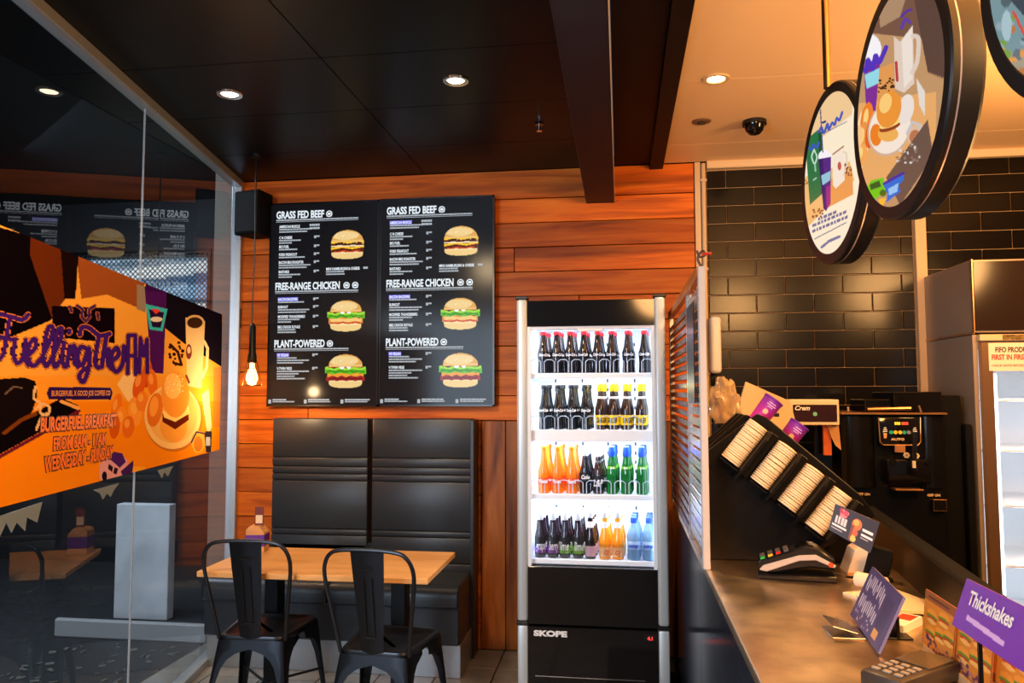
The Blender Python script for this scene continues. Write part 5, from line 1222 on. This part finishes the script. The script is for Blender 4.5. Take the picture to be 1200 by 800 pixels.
# ------------------------------------------------------------ second drinks fridge on the right
f2 = thing('steel_fridge', 'tall steel fridge with lit glass door at the right edge, food rotation sign on it', 'fridge', (1.668, 3.90, 0))
FST = mat('warm_grey_steel', rgb(160, 142, 122), 0.35, 0.35, noise=0.06, nscale=3)
MB().box(0, 0.72, 0.02, 0.60, 1.775, 2.125, 0.003).build('header_box', FST, f2, smooth=False)
MB().box(0.008, 0.72, 0.010, 0.021, 1.785, 2.115, 0.001).build('header_panel', mat('header_brown', rgb(38, 26, 20), 0.15), f2, smooth=False)
MB().box(-0.003, 0.002, 0.012, 0.60, 1.768, 1.780).box(-0.003, 0.001, 0.0, 0.02, 1.775, 2.125).build('seam', GOLDL, f2, smooth=False)
m = MB().box(0, 0.02, 0.03, 0.6, 0.05, 1.765).box(0.70, 0.72, 0.03, 0.6, 0.05, 1.765).box(0.02, 0.70, 0.58, 0.6, 0.05, 1.765).box(0.02, 0.70, 0.03, 0.6, 1.72, 1.765).box(0.02, 0.70, 0.03, 0.6, 0.05, 0.15)
m.build('cabinet', FST, f2, smooth=False)
MB().box(0.02, 0.70, 0.57, 0.578, 0.15, 1.72).box(0.021, 0.026, 0.05, 0.57, 0.15, 1.72).box(0.695, 0.699, 0.05, 0.57, 0.15, 1.72).build('liner', IN, f2, smooth=False)
for z in (0.40, 0.68, 0.96, 1.22, 1.46): MB().box(0.026, 0.695, 0.06, 0.56, z-0.012, z, 0.002).build('shelf', WHITEP, f2, smooth=False)
dd = MB().box(0.022, 0.075, 0.0, 0.03, 0.10, 1.728, 0.004).box(0.64, 0.70, 0.0, 0.03, 0.10, 1.728, 0.004).box(0.075, 0.64, 0.0, 0.03, 1.60, 1.728, 0.003).box(0.075, 0.64, 0.0, 0.03, 0.10, 0.2, 0.003).build('door', mat('bronze_aluminium', rgb(150, 116, 84), 0.3, 0.7), f2, smooth=False)
MB().box(0.075, 0.64, 0.012, 0.02, 0.2, 1.6).build('door_glass', glass('fridge_glass', (0.97, 0.98, 1, 1), 0.0), dd, smooth=False)
MB().box(0.020, 0.70, 0.0, 0.03, 1.735, 1.765, 0.002).build('top_strip', EDGE, f2, smooth=False)
MB().box(0.12, 0.5, -0.001, 0.0, 1.738, 1.762).build('patterned_sticker', mat('camo_sticker', rgb(120, 96, 40), 0.5, noise=0.9, nscale=60), f2, smooth=False)
sg = MB().box(0.055, 0.32, -0.003, 0.0, 1.592, 1.724, 0.0005).build('notice', mat('notice_paper', rgb(236, 214, 186), 0.5), dd, smooth=False)
DKI = mat('dark_ink', rgb(60, 30, 22), 0.5); RDI = mat('red_ink', rgb(206, 50, 20), 0.5)
text('lettering', 'FIFO PRODUCTS', 0.034, DKI, sg, upright(0.083, -0.0045, 1.680), sx=0.72, bold=0.001)
text('lettering', 'FIRST IN FIRST OUT', 0.034, RDI, sg, upright(0.066, -0.0045, 1.645), sx=0.72, bold=0.001)
text('lettering', 'CHECK DATES BEFORE USING', 0.016, DKI, sg, upright(0.066, -0.0045, 1.612), sx=0.85)
for x in (0.10, 0.62):
    MB().box(x-0.005, x+0.005, 0.04, 0.05, 0.25, 1.58).build('led_strip', emis('led_soft', (0.85, 0.95, 1.0, 1), 4.0), f2, smooth=False)
l = light('fridge_led', 'AREA', (0.36, 0.08, 1.69), 2, (0.88, 0.96, 1.0), 0.5, size_y=0.06, aim=None); l.parent = f2
l = light('fridge_led', 'AREA', (0.36, 0.06, 0.9), 4, (0.88, 0.96, 1.0), 0.4, size_y=1.2); l.parent = f2; l.rotation_euler = (PI/2, 0, 0)
for k, (x, z, c) in enumerate(((0.45, 0.68, (120, 170, 60)), (0.5, 0.68, (200, 170, 60)), (0.42, 0.96, (210, 220, 220)))):
    t = thing('produce_tub', ('tub with green lid', 'tub with yellow lid', 'pale tub')[k]+' on a shelf inside the steel fridge', 'tub', (1.668+x, 4.1, z))
    MB().cyl((0, 0, 0), (0, 0, 0.08), 0.035, 0.04, n=16).build('tub_body', WHITEP, t); MB().cyl((0, 0, 0.08), (0, 0, 0.09), 0.042, n=16).build('lid', mat('lid_%d' % k, rgb(*c), 0.4), t)

# ------------------------------------------------------------ round hanging light-box signs
LBX = artmat('lightbox_print', 0.95, 0.15, diffuse=0, spec=0.3)
def disc(name, label, cy, cz, cx, rot, R_, painter, pole_x=None):
    t = thing(name, label, 'sign', (cx, cy, cz))
    n = Vector((-math.cos(rot), -math.sin(rot), 0)); h = Vector((math.sin(rot), -math.cos(rot), 0))   # h: towards the viewer's right
    M = Matrix(((h.x, 0, n.x, 0), (h.y, 0, n.y, 0), (0, 1, 0, 0), (0, 0, 0, 1)))
    th = 0.062
    MB().lathe([(R_-0.03, -0.0), (R_-0.028, 0.002), (R_-0.004, 0.002), (R_, -0.002), (R_, -0.014)], 64, cap=False, M=M).build('front_ring', BLACKP, t)
    MB().lathe([(R_-0.001, -0.014), (R_-0.0005, -0.0175)], 64, cap=False, M=M).build('seam_strip', mat('seam_metal', rgb(200, 190, 190), 0.25, 0.6), t)
    MB().lathe([(0.0, -th), (R_-0.008, -th), (R_, -th+0.008), (R_, -0.0175)], 64, cap=False, M=M).build('drum', BLACKP, t)
    ra = R_-0.029
    rr_, tt_ = np.meshgrid(np.linspace(0, 1, 150), np.linspace(0, 2*PI, 361)); 
    ua, va = ra*rr_*np.cos(tt_), ra*rr_*np.sin(tt_)
    pos_ = np.stack([M[i][0]*ua+M[i][1]*va+M[i][2]*0.0005 for i in range(3)], -1)
    c4 = [(-1, -1), (1, -1), (1, 1), (-1, 1)]; s4 = [(a_*ra, b_*ra) for a_, b_ in c4]
    d4 = [photo_xy(Vector((cx, cy, cz))+h*a_+Vector((0, 0, 1))*b_) for a_, b_ in s4]
    H_ = homog(s4, d4); q = H_ @ np.stack([ua.ravel(), va.ravel(), np.ones(ua.size)])
    a_ = painter((q[0]/q[2]).reshape(ua.shape), (q[1]/q[2]).reshape(ua.shape))
    art_mesh('lit_face', pos_, a_.c, LBX, t)
    MB().cyl((0, 0, R_-0.004), (0, 0, 2.83-cz), 0.011, n=16).cyl((0, 0, 2.822-cz), (0, 0, 2.83-cz), 0.035, n=20).build('hanging_pole', mat('brass_pole', rgb(200, 160, 110), 0.2, 1.0), t)
    return t
def p_near(X, Y_):
    z = lambda pts: [(990+x/3.077, y/3.077) for x, y in pts]
    a = Art(X, Y_, (196, 150, 104)); 
    a.poly(z([(0, -100), (400, -100), (400, 200), (280, 140), (100, 120), (60, 100)]), (120, 84, 66)); a.poly(z([(100, -100), (250, -100), (200, 60), (130, 100)]), (176, 140, 108)); a.poly(z([(240, -60), (400, -60), (400, 300), (300, 260), (270, 100)]), (92, 66, 56))
    a.poly(z([(0, 380), (330, 330), (330, 500), (180, 700), (0, 640)]), (236, 172, 104)); a.poly(z([(30, 500), (60, 400), (90, 520), (60, 620), (30, 600)]), (255, 226, 180))
    a.poly(z([(115, 250), (178, 225), (180, 330), (120, 370)]), (230, 156, 84)); a.spots((1030, 90, 1048, 108), 18, (0.8, 2.0), [(70, 36, 20)], 3)
    # shake cup
    a.ell(*z([(92, 170)])[0], 13, 16, (250, 246, 250), -.3); a.poly(z([(70, 250), (128, 225), (112, 400), (78, 400)]), (130, 44, 150)); a.poly(z([(72, 270), (126, 245), (122, 300), (80, 320)]), (150, 220, 235))
    # mug
    a.poly(z([(178, 130), (200, 150), (246, 90), (252, 300), (215, 335), (182, 320)]), (228, 206, 190)); a.poly(z([(205, 150), (244, 96), (246, 280), (214, 320)]), (240, 226, 214)); a.line(z(smooth_line([(246, 130), (266, 140), (262, 220), (244, 262)])), 2.6, (226, 206, 192)); a.line(z([(186, 225), (190, 290)]), 1.6, (190, 60, 60))
    a.line(z(smooth_line([(55, 230), (75, 255), (85, 215), (100, 250), (112, 200), (125, 225), (150, 170)])), 2.6, (84, 50, 190)); a.line(z(smooth_line([(205, 60), (225, 40), (240, 35)])), 1.5, (90, 50, 160)); a.line(z(smooth_line([(205, 100), (220, 70), (235, 80)])), 2.0, (100, 60, 160))
    # fried pieces
    for x, y, rx, ry, c in ((80, 430, 7, 20, (244, 130, 40)), (65, 500, 7, 20, (240, 150, 70)), (95, 480, 6, 18, (226, 96, 20)), (60, 560, 7, 14, (250, 170, 90)), (45, 500, 6, 16, (255, 200, 140))): a.ell(990+x/3.077, y/3.077, rx, ry, c, .15); a.ell(989+x/3.077, (y-8)/3.077, rx*.4, ry*.5, (255, 214, 130), .15)
    # plate and burger
    a.ell(1043, 150, 25, 34, (214, 178, 150), .35); a.ell(1043, 149, 23, 32, (250, 232, 216), .35); a.ell(1062, 128, 9, 18, (240, 226, 216), .2)
    a.ell(1027, 158, 7, 13, (240, 130, 30)); a.ell(1041, 157, 12, 9, (244, 176, 84)); a.ell(1043, 149, 13, 4, (150, 60, 24), -.35); a.ell(1043, 145, 13, 4, (255, 220, 130), -.35); a.ell(1042, 128, 14, 22, (240, 150, 52), .25); a.ell(1038, 121, 7, 12, (255, 206, 120), .25)
    a.poly(z([(258, 280), (290, 330), (290, 420), (270, 380)]), (230, 220, 210)); a.ell(1072, 158, 9, 12, (226, 190, 160), .2); a.ell(1072, 160, 6, 8, (190, 120, 80), .2); a.line(z([(225, 480), (245, 440), (275, 450), (275, 500), (235, 545)]), 1.4, (200, 200, 205)); 
    a.poly(z([(150, 640), (300, 430), (320, 560), (200, 740)]), (110, 84, 70)); a.spots((1050, 168, 1078, 192), 26, (0.8, 2.2), [(220, 214, 210), (150, 120, 104)], 5)
    # little green car and blue badge
    a.poly(z([(75, 690), (95, 650), (140, 640), (150, 690), (110, 718), (80, 712)]), (110, 200, 20)); a.poly(z([(90, 665), (125, 650), (132, 672), (95, 685)]), (40, 90, 30)); a.ell(1016, 231, 4, 4, (50, 90, 20)); a.ell(1035, 226, 4, 4, (60, 110, 20))
    a.poly(z([(140, 668), (215, 620), (212, 650), (195, 668), (202, 690), (150, 730), (155, 700)]), (30, 110, 214)); a.poly(z([(158, 680), (195, 660), (190, 690), (160, 705)]), (150, 200, 245)); a.line(z([(142, 662), (212, 624)]), 1.6, (70, 40, 160))
    a.poly(z([(50, 640), (66, 650), (60, 670)]), (90, 40, 170)); a.poly(z([(120, 718), (150, 712), (140, 740), (128, 735)]), (255, 190, 50)); return a
def p_far(X, Y_):
    z = lambda pts: [(930+x/3.633, 90+y/3.633) for x, y in pts]
    a = Art(X, Y_, (255, 238, 208)); a.poly(z([(40, 320), (250, 160), (250, 60), (120, 60), (60, 200)]), (244, 204, 150)); a.poly(z([(40, 430), (240, 360), (260, 440), (60, 640)]), (244, 190, 120)); a.poly(z([(120, 450), (250, 400), (255, 500), (140, 560)]), (240, 160, 84))
    a.poly(z([(50, 270), (105, 225), (120, 500), (70, 545)]), (40, 116, 66)); a.poly(z([(105, 225), (118, 235), (130, 480), (120, 500)]), (24, 80, 44)); a.line(z(smooth_line([(88, 310), (78, 340), (90, 370), (100, 340), (88, 312)])), 0.9, (190, 225, 200)); a.line(z([(92, 375), (94, 400)]), 1.0, (150, 200, 170)); a.line(z([(85, 440), (97, 430)]), 0.8, (170, 210, 180))
    a.ell(*z([(133, 340)])[0], 7.5, 8, (250, 246, 250)); a.poly(z([(106, 350), (160, 340), (158, 540), (138, 572), (128, 560)]), (88, 40, 130)); a.poly(z([(106, 350), (125, 348), (140, 565), (128, 560)]), (60, 26, 100)); a.poly(z([(118, 420), (158, 400), (156, 440), (124, 462)]), (150, 200, 220)); a.poly(z([(140, 470), (158, 460), (157, 540), (142, 560)]), (170, 40, 130))
    a.poly(z([(165, 325), (215, 290), (218, 440), (180, 476), (168, 460)]), (250, 232, 212)); a.line(z(smooth_line([(214, 320), (226, 330), (224, 400), (214, 415)])), 1.2, (236, 214, 190)); a.ell(*z([(196, 380)])[0], 2.2, 5, (200, 90, 70)); a.line(z([(168, 330), (213, 296)]), 0.8, (170, 110, 80))
    a.spots((987, 190, 998, 206), 14, (0.8, 1.6), [(150, 80, 30)], 4); a.spots((953, 244, 964, 254), 14, (0.8, 1.8), [(150, 80, 30)], 6); a.spots((938, 208, 946, 216), 8, (0.8, 1.6), [(180, 100, 40)], 7)
    a.line(z(smooth_line([(60, 295), (75, 310), (85, 290), (100, 300), (108, 280)])), 1.4, (60, 90, 190)); a.line(z(smooth_line([(108, 235), (120, 215), (130, 240), (145, 200), (150, 225), (165, 195), (175, 205), (185, 175), (195, 185), (208, 150)])), 1.3, (70, 90, 190)); a.line(z([(115, 140), (125, 320)]), 0.7, (90, 90, 130)); a.line(z([(120, 245), (228, 190)]), 0.5, (120, 120, 160)); a.line(z([(125, 195), (135, 190)]), 1.3, (60, 50, 140))
    for y0, x0, x1 in ((600, 105, 180), (628, 80, 215), (652, 80, 225)):
        g = np.random.default_rng(y0); x = x0
        while x < x1:
            w_ = g.uniform(10, 22); ya = y0-(x-x0)*0.42; a.poly(z([(x, ya), (x+w_-4, ya-(w_-4)*.42), (x+w_-4, ya+13-(w_-4)*.42), (x, ya+13)]), (110, 110, 150)); x += w_
    a.line(z([(90, 690), (225, 620)]), 0.6, (120, 120, 150)); a.line(z([(120, 725), (145, 705)]), 1.4, (120, 120, 160)); a.line(z([(150, 700), (195, 680)]), 1.6, (120, 120, 160)); return a
def p_third(X, Y_):
    a = Art(X, Y_, (120, 150, 158)); g = np.random.default_rng(5)
    a.poly([(1150, -40), (1300, -40), (1300, 60), (1210, 30)], (60, 70, 80)); a.poly([(1180, 60), (1300, 90), (1300, 160), (1210, 130)], (160, 150, 130))
    a.spots((1165, 0, 1260, 130), 60, (2, 7), [(150, 170, 180), (80, 100, 104), (226, 150, 70), (120, 160, 70), (190, 120, 60), (90, 110, 120)], 3)
    burger_art(a, 1250, 60, 70, 90, 'chicken'); a.line([(1188, 14), (1215, 70)], 1.6, (214, 80, 60)); a.ell(1180, 30, 6, 18, (170, 196, 204)); return a
disc('round_sign', 'middle round light-box sign with breakfast burger and mug picture', 1.710, 2.125, 0.592, math.radians(2.5), 0.258, p_near)
disc('round_sign', 'furthest and smallest round light-box sign showing a shake cup and green box', 2.232, 2.108, 0.592, math.radians(4.5), 0.252, p_far)
disc('round_sign', 'round light-box sign cut off by the top right corner of the photo', 1.03, 2.13, 0.592, math.radians(3), 0.258, p_third)
